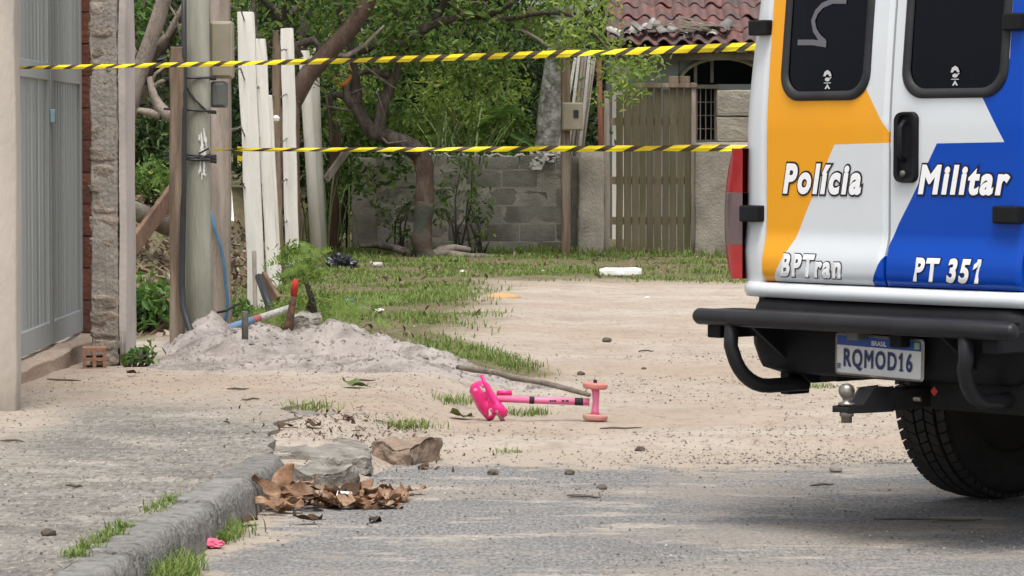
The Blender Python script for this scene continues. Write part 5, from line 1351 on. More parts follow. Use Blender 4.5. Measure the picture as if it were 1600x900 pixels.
# side windows and doors of the cab, windscreen, mirrors, head lamps
for sgn in (-1, 1):
    for (y0, y1) in ((.55, 1.35), (1.5, 2.25)):
        mb = MB(); vs = []
        for y, z in ((y0, 1.42), (y1, 1.42), (y1, 1.98), (y0 + .06, 1.98)):
            vs.append((sgn * (.722 - .16 * (z - 1.42) / .75 + .02 * (y - .5) + .0), y, z))
        vs += [(x - sgn * .03, y, z) for x, y, z in vs]
        mb.add(vs, [(0, 1, 2, 3), (7, 6, 5, 4), (0, 4, 5, 1), (1, 5, 6, 2), (2, 6, 7, 3), (3, 7, 4, 0)]); mb.build('side_window', K['greybox'], veh, local=True, bevel=.004)
    mr_ = rough_box((.80 if sgn > 0 else -.95, 2.55, 1.30), (.95 if sgn > 0 else -.80, 2.66, 1.5), 3, .01, 3, 2).build('side_mirror', K['blackplastic'], veh, smooth=True, local=True)
    MB().box((sgn * .72 - .1, 2.6, 1.33), (sgn * .72 + .1, 2.63, 1.38)).build('arm', K['blackplastic'], mr_, local=True)
    rough_box((sgn * .55 - .12, 4.2, .9), (sgn * .55 + .12, 4.33, 1.05), 3, .01, 3, 2).build('headlight', K['clearlens'], veh, smooth=True, local=True)
mb = MB().add([(-.62, 3.12, 1.47), (.62, 3.12, 1.47), (.50, 2.36, 2.16), (-.50, 2.36, 2.16), (-.62, 3.16, 1.47), (.62, 3.16, 1.47), (.50, 2.40, 2.18), (-.50, 2.40, 2.18)], [(0, 1, 2, 3), (4, 7, 6, 5), (0, 4, 5, 1), (1, 5, 6, 2), (2, 6, 7, 3), (3, 7, 4, 0)])
mb.build('windscreen', K['greybox'], veh, local=True)
# lower flanks with wheel arches
RA, FA, WR = 1.22, 3.55, .385
for sgn in (-1, 1):
    ol = [(.16, .56), (RA - .45, .56)] + [(RA - .45 * math.cos(R(a)), .40 + .45 * math.sin(R(a))) for a in range(20, 161, 14)] + [(RA + .45, .50), (FA - .45, .50)] + [(FA - .45 * math.cos(R(a)), .40 + .45 * math.sin(R(a))) for a in range(20, 161, 14)] + [(FA + .45, .56), (4.28, .60), (4.28, .90), (.16, .90)]
    # strip faces between the lower outline and a straight top keep the arches open
    mb = MB()
    low = [p for p in ol[:-2]]
    for i in range(len(low) - 1):
        (y0, z0), (y1, z1) = low[i], low[i+1]
        if y1 <= y0: continue
        x0_ = sgn * (.692 + .075 * sstep(0, 2.4, y0) - .08 * sstep(3.6, 4.3, y0)); x1_ = sgn * (.692 + .075 * sstep(0, 2.4, y1) - .08 * sstep(3.6, 4.3, y1))
        q = [(x0_, y0, z0), (x1_, y1, z1), (x1_, y1, .93), (x0_, y0, .93), (x0_ - sgn * .03, y0, z0), (x1_ - sgn * .03, y1, z1), (x1_ - sgn * .03, y1, .93), (x0_ - sgn * .03, y0, .93)]
        mb.add(q, [(0, 1, 2, 3), (7, 6, 5, 4), (0, 4, 5, 1), (2, 6, 7, 3)])
    mb.build('lower_flank', K['whitepaint'], veh, local=True)
# underbody
mb = MB().box((-.45, .25, .60), (.45, 4.1, .74)); mb.box((-.36, .1, .48), (-.28, 4.0, .60)); mb.box((.28, .1, .48), (.36, 4.0, .60)); mb.box((.0, .45, .45), (.27, 1.0, .60)); mb.tube([(-.55, RA, .385), (.55, RA, .385)], .045, 10); mb.lathe([(0, -.13), (.12, -.08), (.14, 0), (.12, .08), (0, .13)], 12, Matrix.Translation((0, RA, .385)) @ Matrix.Rotation(R(90), 4, 'X'))
mb.box((.16, .05, .42), (.66, .20, .54)); mb.box((-.60, .16, .54), (.60, .24, .72))
mb.build('underbody', K['chassis'], veh, local=True)
mb = MB().tube([(.36, .3, .40), (.36, .9, .42), (.30, 1.6, .46)], .035, 10); mb.build('exhaust', K['chassis'], veh, smooth=True, local=True)
# tail lamps
def tail(sgn):
    zt_, zb_ = vp(1150, 232)[1], vp(1150, 436)[1]; h = zt_ - zb_
    root = None
    for (f0, f1, mt_, nm) in ((0, .26, 'redlens', 'lower_lens'), (.262, .66, 'clearlens', 'middle_lens'), (.662, 1.0, 'redlens', 'upper_lens')):
        mb = MB(); rows = 9; vs = []
        for j in range(rows):
            f = f0 + (f1 - f0) * j / (rows - 1); z = zb_ + h * f
            out = .075 * (math.sin(math.pi * min(1, (f * .93 + .07))) ** .55 if f < .999 else .35)
            out = max(out, .02) ; x0_ = BHW - .045
            prof = [(x0_, .030), (x0_ + .03, .018), (x0_ + .03 + out * .65, .026), (x0_ + .03 + out, .055), (x0_ + .035 + out, .16), (x0_ + .03, .28)]
            vs += [(sgn * x, y, z) for x, y in prof]
        n = 6; fs = [(j*n+i, j*n+i+1, (j+1)*n+i+1, (j+1)*n+i) for j in range(rows-1) for i in range(n-1)] + [tuple(range(n))[::-1], tuple(range((rows-1)*n, rows*n))]
        mb.add(vs, fs if sgn > 0 else [f[::-1] for f in fs])
        if root is None:
            root = mb.build('tail_light', K[mt_], veh, smooth=True, local=True); shade_auto(root, 50)
        else: shade_auto(mb.build(nm, K[mt_], root, smooth=True, local=True), 50)
    return root
tail(-1); tail(1)
# bumper: black cover, round step bar, hoops and brackets
bp = MB(); us = np.linspace(-.69, .69, 33); vs = []
prof = [(.748, .06), (.742, -.012), (.72, -.03), (.66, -.045), (.58, -.040), (.52, -.015), (.50, .06), (.50, .16)]
for zz, yy in prof:
    for u in us:
        f = abs(u) / .69; k = sstep(.72, 1, f); zc_ = zz + (.10 * k * (1 - (zz - .5) / .225) if zz < .73 else 0)
        vs.append((u, yy + .20 * k ** 1.5 + .02 * f * f, zc_))
bp.add(vs, [(j*33+i, j*33+i+1, (j+1)*33+i+1, (j+1)*33+i) for j in range(len(prof)-1) for i in range(32)])
bump = bp.build('rear_bumper', K['blackplastic'], veh, smooth=True, local=True)
BZ = .690
MB().tube([(-.645, -.185, BZ), (-.63, -.185, BZ), (-.36, -.197, BZ), (.02, -.20, BZ), (.40, -.197, BZ), (.68, -.185, BZ), (.695, -.185, BZ)], [.018, .027, .027, .027, .027, .027, .018], 14).build('step_bar', K['blacktube'], bump, smooth=True, local=True)
mb = MB()
for k in range(9):
    pass
mb.box((-.60, -.185, BZ + .012), (.60, -.05, BZ + .024)); mb.build('step_plate', K['blackplastic'], bump, local=True, bevel=.004)
for s in (-1, 1):
    hpts = [Vector((s*.49+.01, -.187, BZ - .01)), Vector((s*.495+.01, -.187, .60))] + [Vector((s*(.49-.03*k/8)+.01, -.187 + .14*(1-math.cos(R(90*k/8))), .60 - .135*math.sin(R(90*k/8)))) for k in range(1, 9)] + [Vector((s*.46+.01, .05, .465)), Vector((s*.45+.01, .12, .465))]
    MB().tube(hpts, .024, 12).build('hoop', K['blacktube'], bump, smooth=True, local=True)
    MB().box((s*.48 - .02, .06, .43), (s*.48 + .02, .16, .62)).build('hoop_bracket', K['blackplastic'], bump, local=True, bevel=.004)
    MB().add([(s*.40 - .008, -.19, BZ - .02), (s*.40 + .008, -.19, BZ - .02), (s*.40 + .008, -.03, BZ - .02), (s*.40 - .008, -.03, BZ - .02), (s*.40 - .008, .10, .47), (s*.40 + .008, .10, .47), (s*.40 + .008, .20, .47), (s*.40 - .008, .20, .47)], [(0, 1, 2, 3), (4, 7, 6, 5), (0, 4, 5, 1), (1, 5, 6, 2), (2, 6, 7, 3), (3, 7, 4, 0)]).build('bar_bracket', K['blackplastic'], bump, local=True)
    MB().box((s*.58 - .03, -.17, BZ - .07), (s*.58 + .03, .0, BZ - .005)).build('bar_mount', K['blackplastic'], bump, local=True, bevel=.005)
# number plate
PC = (.050, -.072, .583); pw, ph = .366, .132; tl = R(-1.2)
def pl_pt(x, z, dy): xr_, zr_ = x * math.cos(tl) - z * math.sin(tl), x * math.sin(tl) + z * math.cos(tl); return (PC[0] + xr_, PC[1] + dy, PC[2] + zr_)
ol = rrect(-pw/2, -ph/2, pw/2, ph/2, .012, 4); mb = MB(); n = len(ol)
mb.add([pl_pt(x, z, 0) for x, z in ol] + [pl_pt(x, z, .006) for x, z in ol], [tuple(range(n))] + [(i, i + n, (i+1) % n + n, (i+1) % n) for i in range(n)])
plate = mb.build('number_plate', K['platewhite'], veh, local=True); plate['label'] = 'number plate reading BRASIL RQMOD16'
inn = rrect(-pw/2 + .006, -ph/2 + .006, pw/2 - .006, ph/2 - .006, .009, 4); mb = MB()
mb.add([pl_pt(x, z, -.001) for x, z in ol] + [pl_pt(x, z, -.002) for x, z in inn], [(i, (i+1) % n, n + (i+1) % n, n + i) for i in range(n)]); mb.build('plate_rim', K['steel'], plate, local=True)
mb = MB().add([pl_pt(x, z, -.0015) for x, z in ((-pw/2+.007, .028), (pw/2-.007, .028), (pw/2-.007, ph/2-.007), (-pw/2+.007, ph/2-.007))], [(0, 1, 2, 3)]); band = mb.build('blue_band', K['plateblue'], plate, local=True)
def ptext(key, bx, mt_, nm, dy):
    geo = TXT[key][0]; q = fit_text(geo, geo, bx); MB().add([pl_pt(x, z, dy - h_ * .0004) for x, z, h_ in q], geo[1]).build(nm, mt_, plate, local=True)
ptext('RQMOD16', (-.146, -.050, .142, .020), K['platetext'], 'plate_number', -.003)
ptext('BRASIL', (-.028, .034, .034, .049), K['letterwhite'], 'plate_country', -.003)
ptext('BR', (-.172, -.048, -.157, -.030), K['platetext'], 'plate_code', -.003)
mb = MB().add([pl_pt(x, z, -.0028) for x, z in ((.148, .034), (.170, .034), (.170, .054), (.148, .054))], [(0, 1, 2, 3)]); mb.build('flag', M('plate_flag_green', (.25, .42, .20), bump=0), plate, local=True)
MB().box((PC[0] + .08, -.115, PC[2] + .035), (PC[0] + .13, -.05, PC[2] + .09)).build('plate_lamp', K['blackplastic'], bump, local=True, bevel=.006)
MB().box((PC[0] - .10, -.115, PC[2] + .05), (PC[0] - .05, -.05, PC[2] + .09)).build('plate_lamp', K['greybox'], bump, local=True, bevel=.006)
# tow hitch
hx = .085; zf = lambda z: .512 - (.512 - z) * .74
hitch = MB().box((hx - .034, -.09, zf(.385)), (hx + .034, .32, zf(.475))).build('tow_hitch', K['chassis'], veh, local=True, bevel=.006)
prof_ = [(-.285, .392), (-.285, .412), (-.215, .415), (-.165, .482), (-.08, .486), (-.08, .385), (-.215, .388)]; nq = len(prof_)
MB().add([(hx - .032, y, zf(z)) for y, z in prof_] + [(hx + .032, y, zf(z)) for y, z in prof_], [tuple(range(nq)), tuple(range(nq, 2 * nq))[::-1]] + [(i, (i + 1) % nq, (i + 1) % nq + nq, i + nq) for i in range(nq)]).build('ball_mount', K['blacktube'], hitch, local=True, bevel=.003)
MB().lathe([(r_, zf(z)) for r_, z in ((0, .345), (.017, .345), (.017, .372), (.022, .372), (.022, .392), (.019, .393), (.019, .418), (.026, .419), (.026, .428), (.013, .432), (.013, .446), (.018, .452), (.0245, .468), (.0255, .480), (.022, .497), (.012, .507), (0, .510))], 18, Matrix.Translation((hx, -.258, 0))).build('tow_ball', K['steel'], hitch, smooth=True, local=True)
MB().box((hx - .0335, -.150, zf(.448)), (hx - .0322, -.125, zf(.47))).build('hitch_label', K['litter'], hitch, local=True)
MB().tube([(hx - .05, .02, zf(.43)), (hx + .06, .02, zf(.43))], .009, 8).build('hitch_pin', K['steel'], hitch, smooth=True, local=True)
MB().box((hx - .06, .10, .44), (hx + .06, .16, .60)).build('hitch_arm', K['chassis'], hitch, local=True, bevel=.004)
MB().add([(.235, -.021, .497), (.25, -.021, .482), (.235, -.021, .467), (.22, -.021, .482)], [(0, 1, 2, 3)]).build('red_reflector', K['redpaint'], hitch, local=True)
# wheels
def wheel_mesh():
    W2 = .125
    rm = Matrix.Rotation(R(90), 4, 'Y')
    prof = [(.215, -.095), (.23, -.118), (.29, -.128), (.335, -.122), (.362, -.105), (.368, -.06), (.370, 0), (.368, .06), (.362, .105), (.335, .122), (.29, .128), (.23, .118), (.215, .095)]
    carcass = MB().lathe(prof, 64, rm)
    tread = MB(); rows = 5; nb = 58
    for r_ in range(rows):
        c = (r_ - 2) * .046; wd = .0185
        for k in range(nb):
            a0 = 2 * math.pi * (k + (.5 if r_ % 2 else 0)) / nb; da = 2 * math.pi / nb * .84; sk_ = .018 * (1 if r_ % 2 else -1)
            rt = .385 if abs(r_ - 2) < 2 else .378; vs = []
            for rad_ in (.362, rt):
                for (aa, xx) in ((a0, c - wd), (a0 + da, c - wd), (a0 + da + sk_ * 2, c + wd), (a0 + sk_ * 2, c + wd)):
                    vs.append((xx, rad_ * math.cos(aa), rad_ * math.sin(aa)))
            tread.add(vs, [(4, 5, 6, 7), (0, 1, 5, 4), (1, 2, 6, 5), (2, 3, 7, 6), (3, 0, 4, 7)])
    rim = MB().lathe([(0, -.02), (.05, -.02), (.06, .03), (.15, .045), (.19, .03), (.205, .09), (.218, .10), (.218, -.10), (.205, -.09), (.19, -.04), (0, -.045)], 32, rm)
    return carcass, tread, rim
car_, trd_, rim_ = wheel_mesh(); w0 = None
for (s, y) in ((-1, RA), (1, RA), (-1, FA), (1, FA)):
    if w0 is None:
        w0 = bpy.data.objects.new('wheel', None); col.objects.link(w0); w0.parent = veh; MATX[w0.name] = Matrix()
        ty = car_.build('tyre', K['rubber'], w0, smooth=True, local=True); td = trd_.build('tread', K['rubber'], w0, local=True); rmo = rim_.build('rim', K['chassis'], w0, smooth=True, local=True)
        wo = w0
    else:
        wo = w0.copy(); col.objects.link(wo); wo.parent = veh
        for ch in (ty, td, rmo): c_ = ch.copy(); col.objects.link(c_); c_.parent = wo
    wo.location = (s * (.585 + (.06 if y == FA else 0)), y, WR + .002); wo.rotation_euler = (0, 0, 0 if s > 0 else math.pi)

# ================================================================== CAUTION TAPE
def tape(name, label, P, wfun, period, tw=0.0, extra=None):
    P = [Vector(p) for p in P]; n = 400; pts = []
    def ev(t):   # quadratic through three points
        a, b_, c = P; return a * (1 - t) * (1 - 2*t) + b_ * 4 * t * (1 - t) + c * t * (2*t - 1)
    L_ = (P[2] - P[0]).length; ns = int(L_ / (period / 2)); mb = MB()
    dirn = (P[2] - P[0]).normalized(); up = Vector((0, 0, 1)); side = dirn.cross(up).normalized()
    def edge(t, s):   # s -1..1, slant of the stripes
        w_ = wfun(t); tl_ = .45 * math.sin(t * 11 + P[0].y) + .3 * math.sin(t * 29 + 1) + .2 * math.sin(t * 71)
        return ev(min(1, max(0, t))) + up * s * w_ * math.cos(tl_) + side * s * w_ * math.sin(tl_)
    for k in range(ns):
        h_ = .22 / ns; t0, t1 = (k / ns, (k + 1) / ns + h_) if k % 2 == 0 else (k / ns + h_, (k + 1) / ns); sl = .45 / ns
        sub = 3
        for j in range(sub):
            a, b_ = t0 + (t1 - t0) * j / sub, t0 + (t1 - t0) * (j + 1) / sub
            vs = [edge(a - sl, -1), edge(b_ - sl, -1), edge(b_, 0) + side * .004, edge(a, 0) + side * .004, edge(b_ + sl, 1), edge(a + sl, 1)]
            mb.add(vs, [(0, 1, 2, 3), (3, 2, 4, 5)], k % 2)
    if extra: extra(mb)
    o = mb.build(name, [K['yellow'], K['tapeblack']], origin=P[0]); tag(o, label, 'tape'); return o
pe = VM @ Vector((-.60, .75, 1.62))
a = at(20, 106, 14.66); c = at(1230, 70, 12.0); m = (a + c) / 2; mm = at(600, 93, m.y)
tape('caution_tape', 'upper yellow and black caution tape stretched from wall to van', [a, mm, c], lambda t: .0085 + .0068 * t, .118)
a = at(330, 234, PY - rr - .03); c = at(1400, 229, 19.2); m = (a + c) / 2
def tail_end(mb):
    q = at(374, 228, PY - .06)
    for k in range(3):
        z0 = q.z - k * .028; mb.add([(q.x - .012, q.y, z0), (q.x + .022, q.y, z0 - .008), (q.x + .018 - .004 * k, q.y + .01, z0 - .037), (q.x - .014, q.y + .01, z0 - .029)], [(0, 1, 2, 3)], k % 2)
tape('caution_tape', 'lower yellow and black caution tape tied to the round pole', [a, at(865, 232.5, m.y), c], lambda t: .009 + .0145 * t, .17)
mb = MB(); tail_end(mb)
tag(mb.build('tape_end', [K['yellow'], K['tapeblack']], origin=at(374, 228, PY - .06)), 'loose end of caution tape hanging from the knot beside the round pole', 'tape')
q = at(1402, 229, 19.25); tag(rough_box((q.x - .03, 19.22, 0), (q.x + .03, 19.28, q.z + .1), 6, .006, 3, 4).build('wooden_stake', K['timber'], origin=(q.x, 19.25, 0), smooth=True), 'wooden stake behind the police van holding the lower tape', 'stake')

# ================================================================== SCOOTER, BRANCH, LITTER
SY = gpt(930, 659).y
gs = gz(at(930, 650, SY).x, SY)
sc = thing('toy_scooter', 'pink plastic toy scooter lying on its side on the sand', 'scooter', (at(850, 655, SY).x, SY, gs))
s_ = FOC / SY
ax = at(930, 0, SY).x; z1, z2 = at(0, 652, SY).z, at(0, 603, SY).z
def sp_(px, py, Y=SY): return at(px, py, Y)
for py in (652, 603):
    q = sp_(930, py); wo = MB().lathe([(0, -.0135), (.045, -.0135), (.054, -.009), (.056, 0), (.054, .009), (.045, .0135), (0, .0135)], 26, Matrix.Translation(q) @ Matrix.Rotation(R(4), 4, 'Y')).build('wheel', K['wheelpink'], sc, smooth=True); shade_auto(wo, 50)
q = sp_(930, 596); MB().lathe([(.008, -.01), (.009, .006), (0, .010)], 10, Matrix.Translation(q)).build('axle_cap', K['blackprint'], wo, smooth=True)
MB().tube([sp_(930, 648), sp_(930, 640), sp_(931, 628), sp_(931, 614), sp_(930, 607)], [.019, .016, .0145, .017, .019], 12).build('axle', K['palepink'], sc, smooth=True)
MB().tube([sp_(921, 628), sp_(850, 626), sp_(779, 623)], [.016, .0155, .015], 12).build('stem', K['palepink'], sc, smooth=True)
MB().tube([sp_(898, 627.3), sp_(911, 627.7)], .0172, 12).build('stem_band', K['blackprint'], sc, smooth=True)
MB().tube([sp_(827, 625.2), sp_(835, 625.5)], .0166, 12).build('stem_band', K['blackprint'], sc, smooth=True)
mb = MB()
for (x0_, x1_) in ((859, 862), (863, 865), (866, 869), (878, 882), (884, 889)): mb.box((sp_(x0_, 0).x, SY - .0172, sp_(0, 627.3).z), (sp_(x1_, 0).x, SY - .0155, sp_(0, 624.6).z))
mb.build('stem_print', K['blackprint'], sc)
MB().tube([sp_(776, 614, SY + .1), sp_(800, 614, SY + .1)], .012, 10).build('hand_grip', K['pink'], sc, smooth=True)
# shield: curved oval plate with holes, tilted
def shield():
    mb = MB(); out = [(736, 612), (738, 603), (746, 598), (756, 596), (763, 602), (768, 612), (775, 622), (782, 632), (790, 641), (791, 648), (786, 651), (779, 648), (774, 646), (770, 653), (764, 656), (757, 648), (750, 640), (743, 627)]
    n = len(out); c = Vector((763, 626)); vs = []
    for k, f in ((0, 1.0), (1, .82), (2, .45), (3, 0)):
        for q in out:
            v = c + (Vector(q) - c) * f; dep = {0: .02, 1: -.012, 2: -.02, 3: -.022}[k]
            vs.append(sp_(v.x, v.y, SY + dep + .0016 * (763 - v.x)))
    mb.add(vs, [(r_*n+i, r_*n+(i+1) % n, (r_+1)*n+(i+1) % n, (r_+1)*n+i) for r_ in range(3) for i in range(n) if not (r_ == 1 and i in (2, 13))])
    o = mb.build('front_shield', K['pink'], sc, smooth=True); sd2 = o.modifiers.new('thick', 'SOLIDIFY'); sd2.thickness = .008; return o
shd = shield()
for q in ((755, 603), (743, 610), (768, 640)):
    p_ = sp_(*q, SY - .03); MB().lathe([(0, 0), (.010, 0), (.010, .004), (0, .005)], 12, Matrix.Translation(p_) @ Matrix.Rotation(R(90), 4, 'X')).build('shield_disc', K['palepink'], shd, smooth=True)
MB().tube([sp_(752, 586, SY - .03), sp_(760, 603, SY - .04), sp_(772, 628, SY - .04), sp_(781, 648, SY - .03), sp_(786, 658, SY - .02)], [.008, .0085, .009, .009, .008], 10).build('handlebar', K['pink'], sc, smooth=True)
MB().tube([sp_(776, 640, SY - .041), sp_(786, 658, SY - .021)], .0098, 10).build('bar_grip', M('grey_pink_grip', (.45, .22, .26), (.35, .2, .22), scale=9), sc, smooth=True)

pts = []
for i, q in enumerate(((714, 575), (740, 577), (775, 582), (800, 589), (840, 596), (870, 603), (895, 610), (921, 617))):
    Y = 16.9 - .9 * i / 7; p_ = at(*q, Y); p_.z = max(p_.z, top(p_.x, Y) + .008); pts.append(p_)
b = MB().tube(pts, [.011, .015, .014, .0155, .015, .0145, .013, .010], 8)
b.v = [tuple(Vector(v) + noise.noise_vector(Vector(v) * 18) * .006) for v in b.v]
tag(b.build('dry_branch', K['stick'], smooth=True, origin=pts[3]), 'long bare grey branch lying from the sand heap to the scooter', 'branch')

def crumple(name, label, cat, p, r, mat, seed, sc_=(1, 1, 1), amp=.35, sub=3, fr_=3):
    bm = bmesh.new(); bmesh.ops.create_icosphere(bm, subdivisions=sub, radius=1)
    for v in bm.verts:
        d = v.co.normalized(); n1 = noise.noise(d * fr_ + Vector((seed, seed, 0))); n2 = abs(noise.noise(d * fr_ * 2.3 + Vector((0, seed, 3))))
        v.co = d * (1 + amp * n1 - amp * n2)
        v.co = Vector((v.co.x * sc_[0], v.co.y * sc_[1], max(v.co.z, -.35) * sc_[2])) * r
    bm.verts.index_update(); mb = MB().add([Vector(p) + v.co for v in bm.verts], [[v.index for v in f.verts] for f in bm.faces]); bm.free()
    return tag(mb.build(name, mat, origin=p, smooth=False), label, cat)
p_ = gpt(531, 422); p_.z += .03; crumple('rubbish_bag', 'crumpled black plastic rubbish bag on the grass by the fence', 'bag', p_, .17, K['bag'], 3, (1.0, .8, .75), .45, 4, 2.6)
p_ = gpt(557, 424); crumple('litter_scrap', 'tiny orange scrap beside the black rubbish bag', 'litter', p_, .03, K['orange'], 4)
p_ = gpt(970, 433); mb = rough_box((p_.x - .19, p_.y - .06, p_.z), (p_.x + .19, p_.y + .06, p_.z + .075), 6, .012, 6, 3); tag(mb.build('foam_block', K['foam'], origin=p_, smooth=True), 'white foam block lying on the grass before the wooden gate', 'foam block')
p_ = gpt(590, 418); tag(MB().tube([p_ + Vector((-.045, 0, .025)), p_ + Vector((.045, .01, .025))], .025, 12).build('drink_can', K['palecement'], smooth=True, origin=p_), 'small pale can lying on the grass right of the rubbish bag', 'can')
for i, (px, py, r_, m, lb) in enumerate(((723, 426, .03, 'litter', 'white paper scrap on the grass before the tree root'), (746, 397, .035, 'litter', 'white scrap lying on the long root'), (1011, 467, .02, 'litter', 'white speck of litter at the edge of the sand'), (848, 425, .02, 'litter', 'small white scrap beside brown leaves before the wall'), (593, 487, .03, 'litter', 'pale scrap in the grass beyond the sand heap'), (545, 473, .045, 'bluepipe', 'faded blue scrap in the grass behind the feathery shrub'))):
    p_ = gpt(px, py); crumple('litter_scrap', lb, 'litter', p_ + Vector((0, 0, .01)), r_, K[m], i, (1.3, 1, .5), .4, 2)
p_ = gpt(332, 874); p_.z = .012; crumple('pink_wrapper', 'crumpled pink wrapper on the road beside the kerb', 'wrapper', p_, .036, M('pink_wrapper_foil', (.75, .10, .20), (.65, .14, .22), scale=30, bump=.4, rough=.4), 5, (1.1, .9, .55), .4, 3)
p_ = at(536, 783, 11.75); 
wp = thing('snack_wrapper', 'white paper wrapper with red print on the dry leaf heap', 'wrapper', p_)
MB().add([p_ + Vector(v) for v in ((-.028, -.01, .005), (.035, -.015, 0), (.030, .02, .03), (-.02, .02, .034), (.0, .0, .026))], [(0, 1, 4), (1, 2, 4), (2, 3, 4), (3, 0, 4)]).build('paper', K['litter'], wp)
MB().add([p_ + Vector(v) for v in ((-.012, -.009, .0165), (.010, -.0095, .0155), (.008, -.004, .0235), (-.010, -.0035, .024))], [(0, 1, 2, 3)]).build('print', K['redpaint'], wp)

# dry leaves
def leaf_mesh(seed, curl, L_=.14, W_=.088):
    rd = random.Random(seed); nu, nv = 9, 5; vs = []
    for i in range(nu):
        t = i / (nu - 1); w_ = W_ * math.sin(math.pi * min(1, t * .92 + .06)) ** .75 * (.6 + .5 * t)
        for j in range(nv):
            s = (j / (nv - 1) - .5) * 2
            x = (t - .5) * L_; y = s * w_ / 2
            z = curl * (s * s * .014 + .035 * (t - .45) ** 2 * 2) - .004 * (1 - abs(s)) + .012 * math.sin(t * 9 + seed) * s + rd.uniform(-.003, .003)
            vs.append((x, y * (1 - .25 * abs(curl)), z))
    mb = MB().add(vs, [(i*nv+j, i*nv+j+1, (i+1)*nv+j+1, (i+1)*nv+j) for i in range(nu-1) for j in range(nv-1)])
    mb.tube([(-L_*.5 - .02, 0, .004), (-L_*.5, 0, 0), (L_*.3, 0, curl * .01)], [.0016, .0016, .0006], 4)
    return mb
protos = []
heap_o = Vector((-.72, 11.75, .0)); hp_ = thing('leaf_heap', 'heap of large dry brown leaves against the end of the kerb', 'leaves', heap_o)
for sd_ in range(6):
    for m in ('dryleaf', 'darkleaf'):
        o = leaf_mesh(sd_, random.uniform(.3, 1.0) * (1 if sd_ % 3 else -1)).build('leaf', K[m], smooth=True); protos.append((o, m))
pm = [o.data for o, m in protos]; 
for o, m in protos: bpy.data.objects.remove(o)
def put_leaf(parent, x, y, z, rot, s=1, k=None, name='leaf'):
    o = bpy.data.objects.new(name, pm[random.randrange(len(pm)) if k is None else k]); col.objects.link(o)
    if parent: o.parent = parent; o.location = Vector((x, y, z)) - MATX[parent.name].translation
    else: o.location = (x, y, z)
    o.rotation_euler = rot; o.scale = (s, s, s); return o
for i in range(90):
    f = random.random() ** .8; x = -.88 + .50 * f + random.uniform(-.03, .03); y = 11.74 + .32 * random.uniform(-1, 1) * (1 - .4 * f) + .10 * f
    x = max(x, kerb_x(y) + .05); hmx = .055 * (1 - f) ** 1.2 + .016
    z = random.uniform(.012, hmx); put_leaf(hp_, x, y, z, (random.uniform(-.45, .45), random.uniform(-.4, .4), random.uniform(0, 6.28)), random.uniform(.5, .95), random.choice([0, 2, 4, 6, 8, 10, 0, 2, 4, 6, 8, 10, 1, 5]))
put_leaf(hp_, -.79, 11.66, .10, (1.35, -.9, .3), 1.0, 0); put_leaf(hp_, -.84, 11.55, .085, (1.0, .55, .3), .85, 4); put_leaf(hp_, -.72, 11.58, .07, (.9, .2, -.4), .85, 8)
lv = [(585, 832, 1, 'curled dark brown leaf lying alone on the asphalt'), (650, 789, 2, 'flat brown leaf on the road right of the leaf heap'), (390, 838, 3, 'dark dead leaf by the kerb below the leaf heap'), (480, 836, 5, 'small black leaf scrap on the road below the leaf heap'), (660, 747, 1, 'dark leaf scrap on the sandy road edge'), (545, 655, 1, 'dark brown leaf lying on the pavement rubble'), (720, 655, 12, 'broad olive green leaf on the sand left of the scooter'), (555, 606, 12, 'flat green leaf on the low mound behind the rubble'), (440, 668, 1, 'reddish brown leaf at the edge of the pavement'), (208, 588, 3, 'dark dead leaf at the foot of the pillar'), (490, 668, 3, 'dark curled leaf among the rubble'), (1068, 850, 3, 'thin dark leaf sliver on the road before the van')]
pm.append(leaf_mesh(12, .5).build('tmp', K['greenleaf'], smooth=True).data); bpy.data.objects.remove(bpy.data.objects['tmp'])
for i, (px, py, k, lb) in enumerate(lv[:-1]):
    p_ = gpt(px, py); z = max(p_.z, 0.0)
    if p_.y < 15 and p_.x < walk_edge(p_.y): z = walk_z(p_.x, p_.y)
    o = put_leaf(None, p_.x, p_.y, z + .018, (random.uniform(-.25, .25), random.uniform(-.2, .2), random.uniform(0, 6.28)), random.uniform(.6, .85) if k != 12 else 1.0, k, 'fallen_leaf'); tag(o, lb, 'leaf')
# twigs
tw = [(915, 795, .11, .1, 'forked thin twig lying on the middle of the road'), (1450, 832, .36, .05, 'long thin dark twig on the road in front of the tyre'), (100, 597, .22, -.6, 'bent dark twig below the metal gate'), (372, 611, .10, .15, 'short twig on the sandy pavement below the sand heap'), (392, 629, .08, 0, 'short straight twig on the pavement nearest the rubble'), (20, 707, .09, 0, 'short dark twig at the left edge of the pavement'), (116, 785, .06, -.1, 'tiny dark twig in the middle of the pavement'), (1010, 550, .09, 0, 'dark twig on the far sand right of the scooter'), (1285, 776, .09, .1, 'dark twig on the road left of the tyre'), (570, 596, .12, -.5, 'bent thin twig standing on the sand heap edge'), (970, 672, .18, .05, 'dark sliver of bark below the scooter wheels')]
for i, (px, py, ln, sl, lb) in enumerate(tw):
    p_ = gpt(px, py); z = max(p_.z, 0.0)
    if p_.y < 15.2 and p_.x < walk_edge(p_.y): z = max(walk_z(p_.x, p_.y), p_.z)
    z = max(z, top(p_.x, p_.y)); z += .006
    d = Vector((math.cos(sl), math.sin(sl) , 0)); pts = [Vector((p_.x, p_.y, z)) + d * ln * f + Vector((0, random.uniform(-.02, .02), random.uniform(0, .006))) for f in (-.5, -.2, .1, .3, .5)]
    mb = MB().tube(pts, [.003, .005, .0045, .004, .002], 5)
    if 'forked' in lb: mb.tube([pts[0] + Vector((-.01, .05, 0)), pts[1] + Vector((0, .04, 0)), pts[2]], .0035, 5)
    tag(mb.build('twig', K['twig'], origin=pts[2]), lb, 'twig')
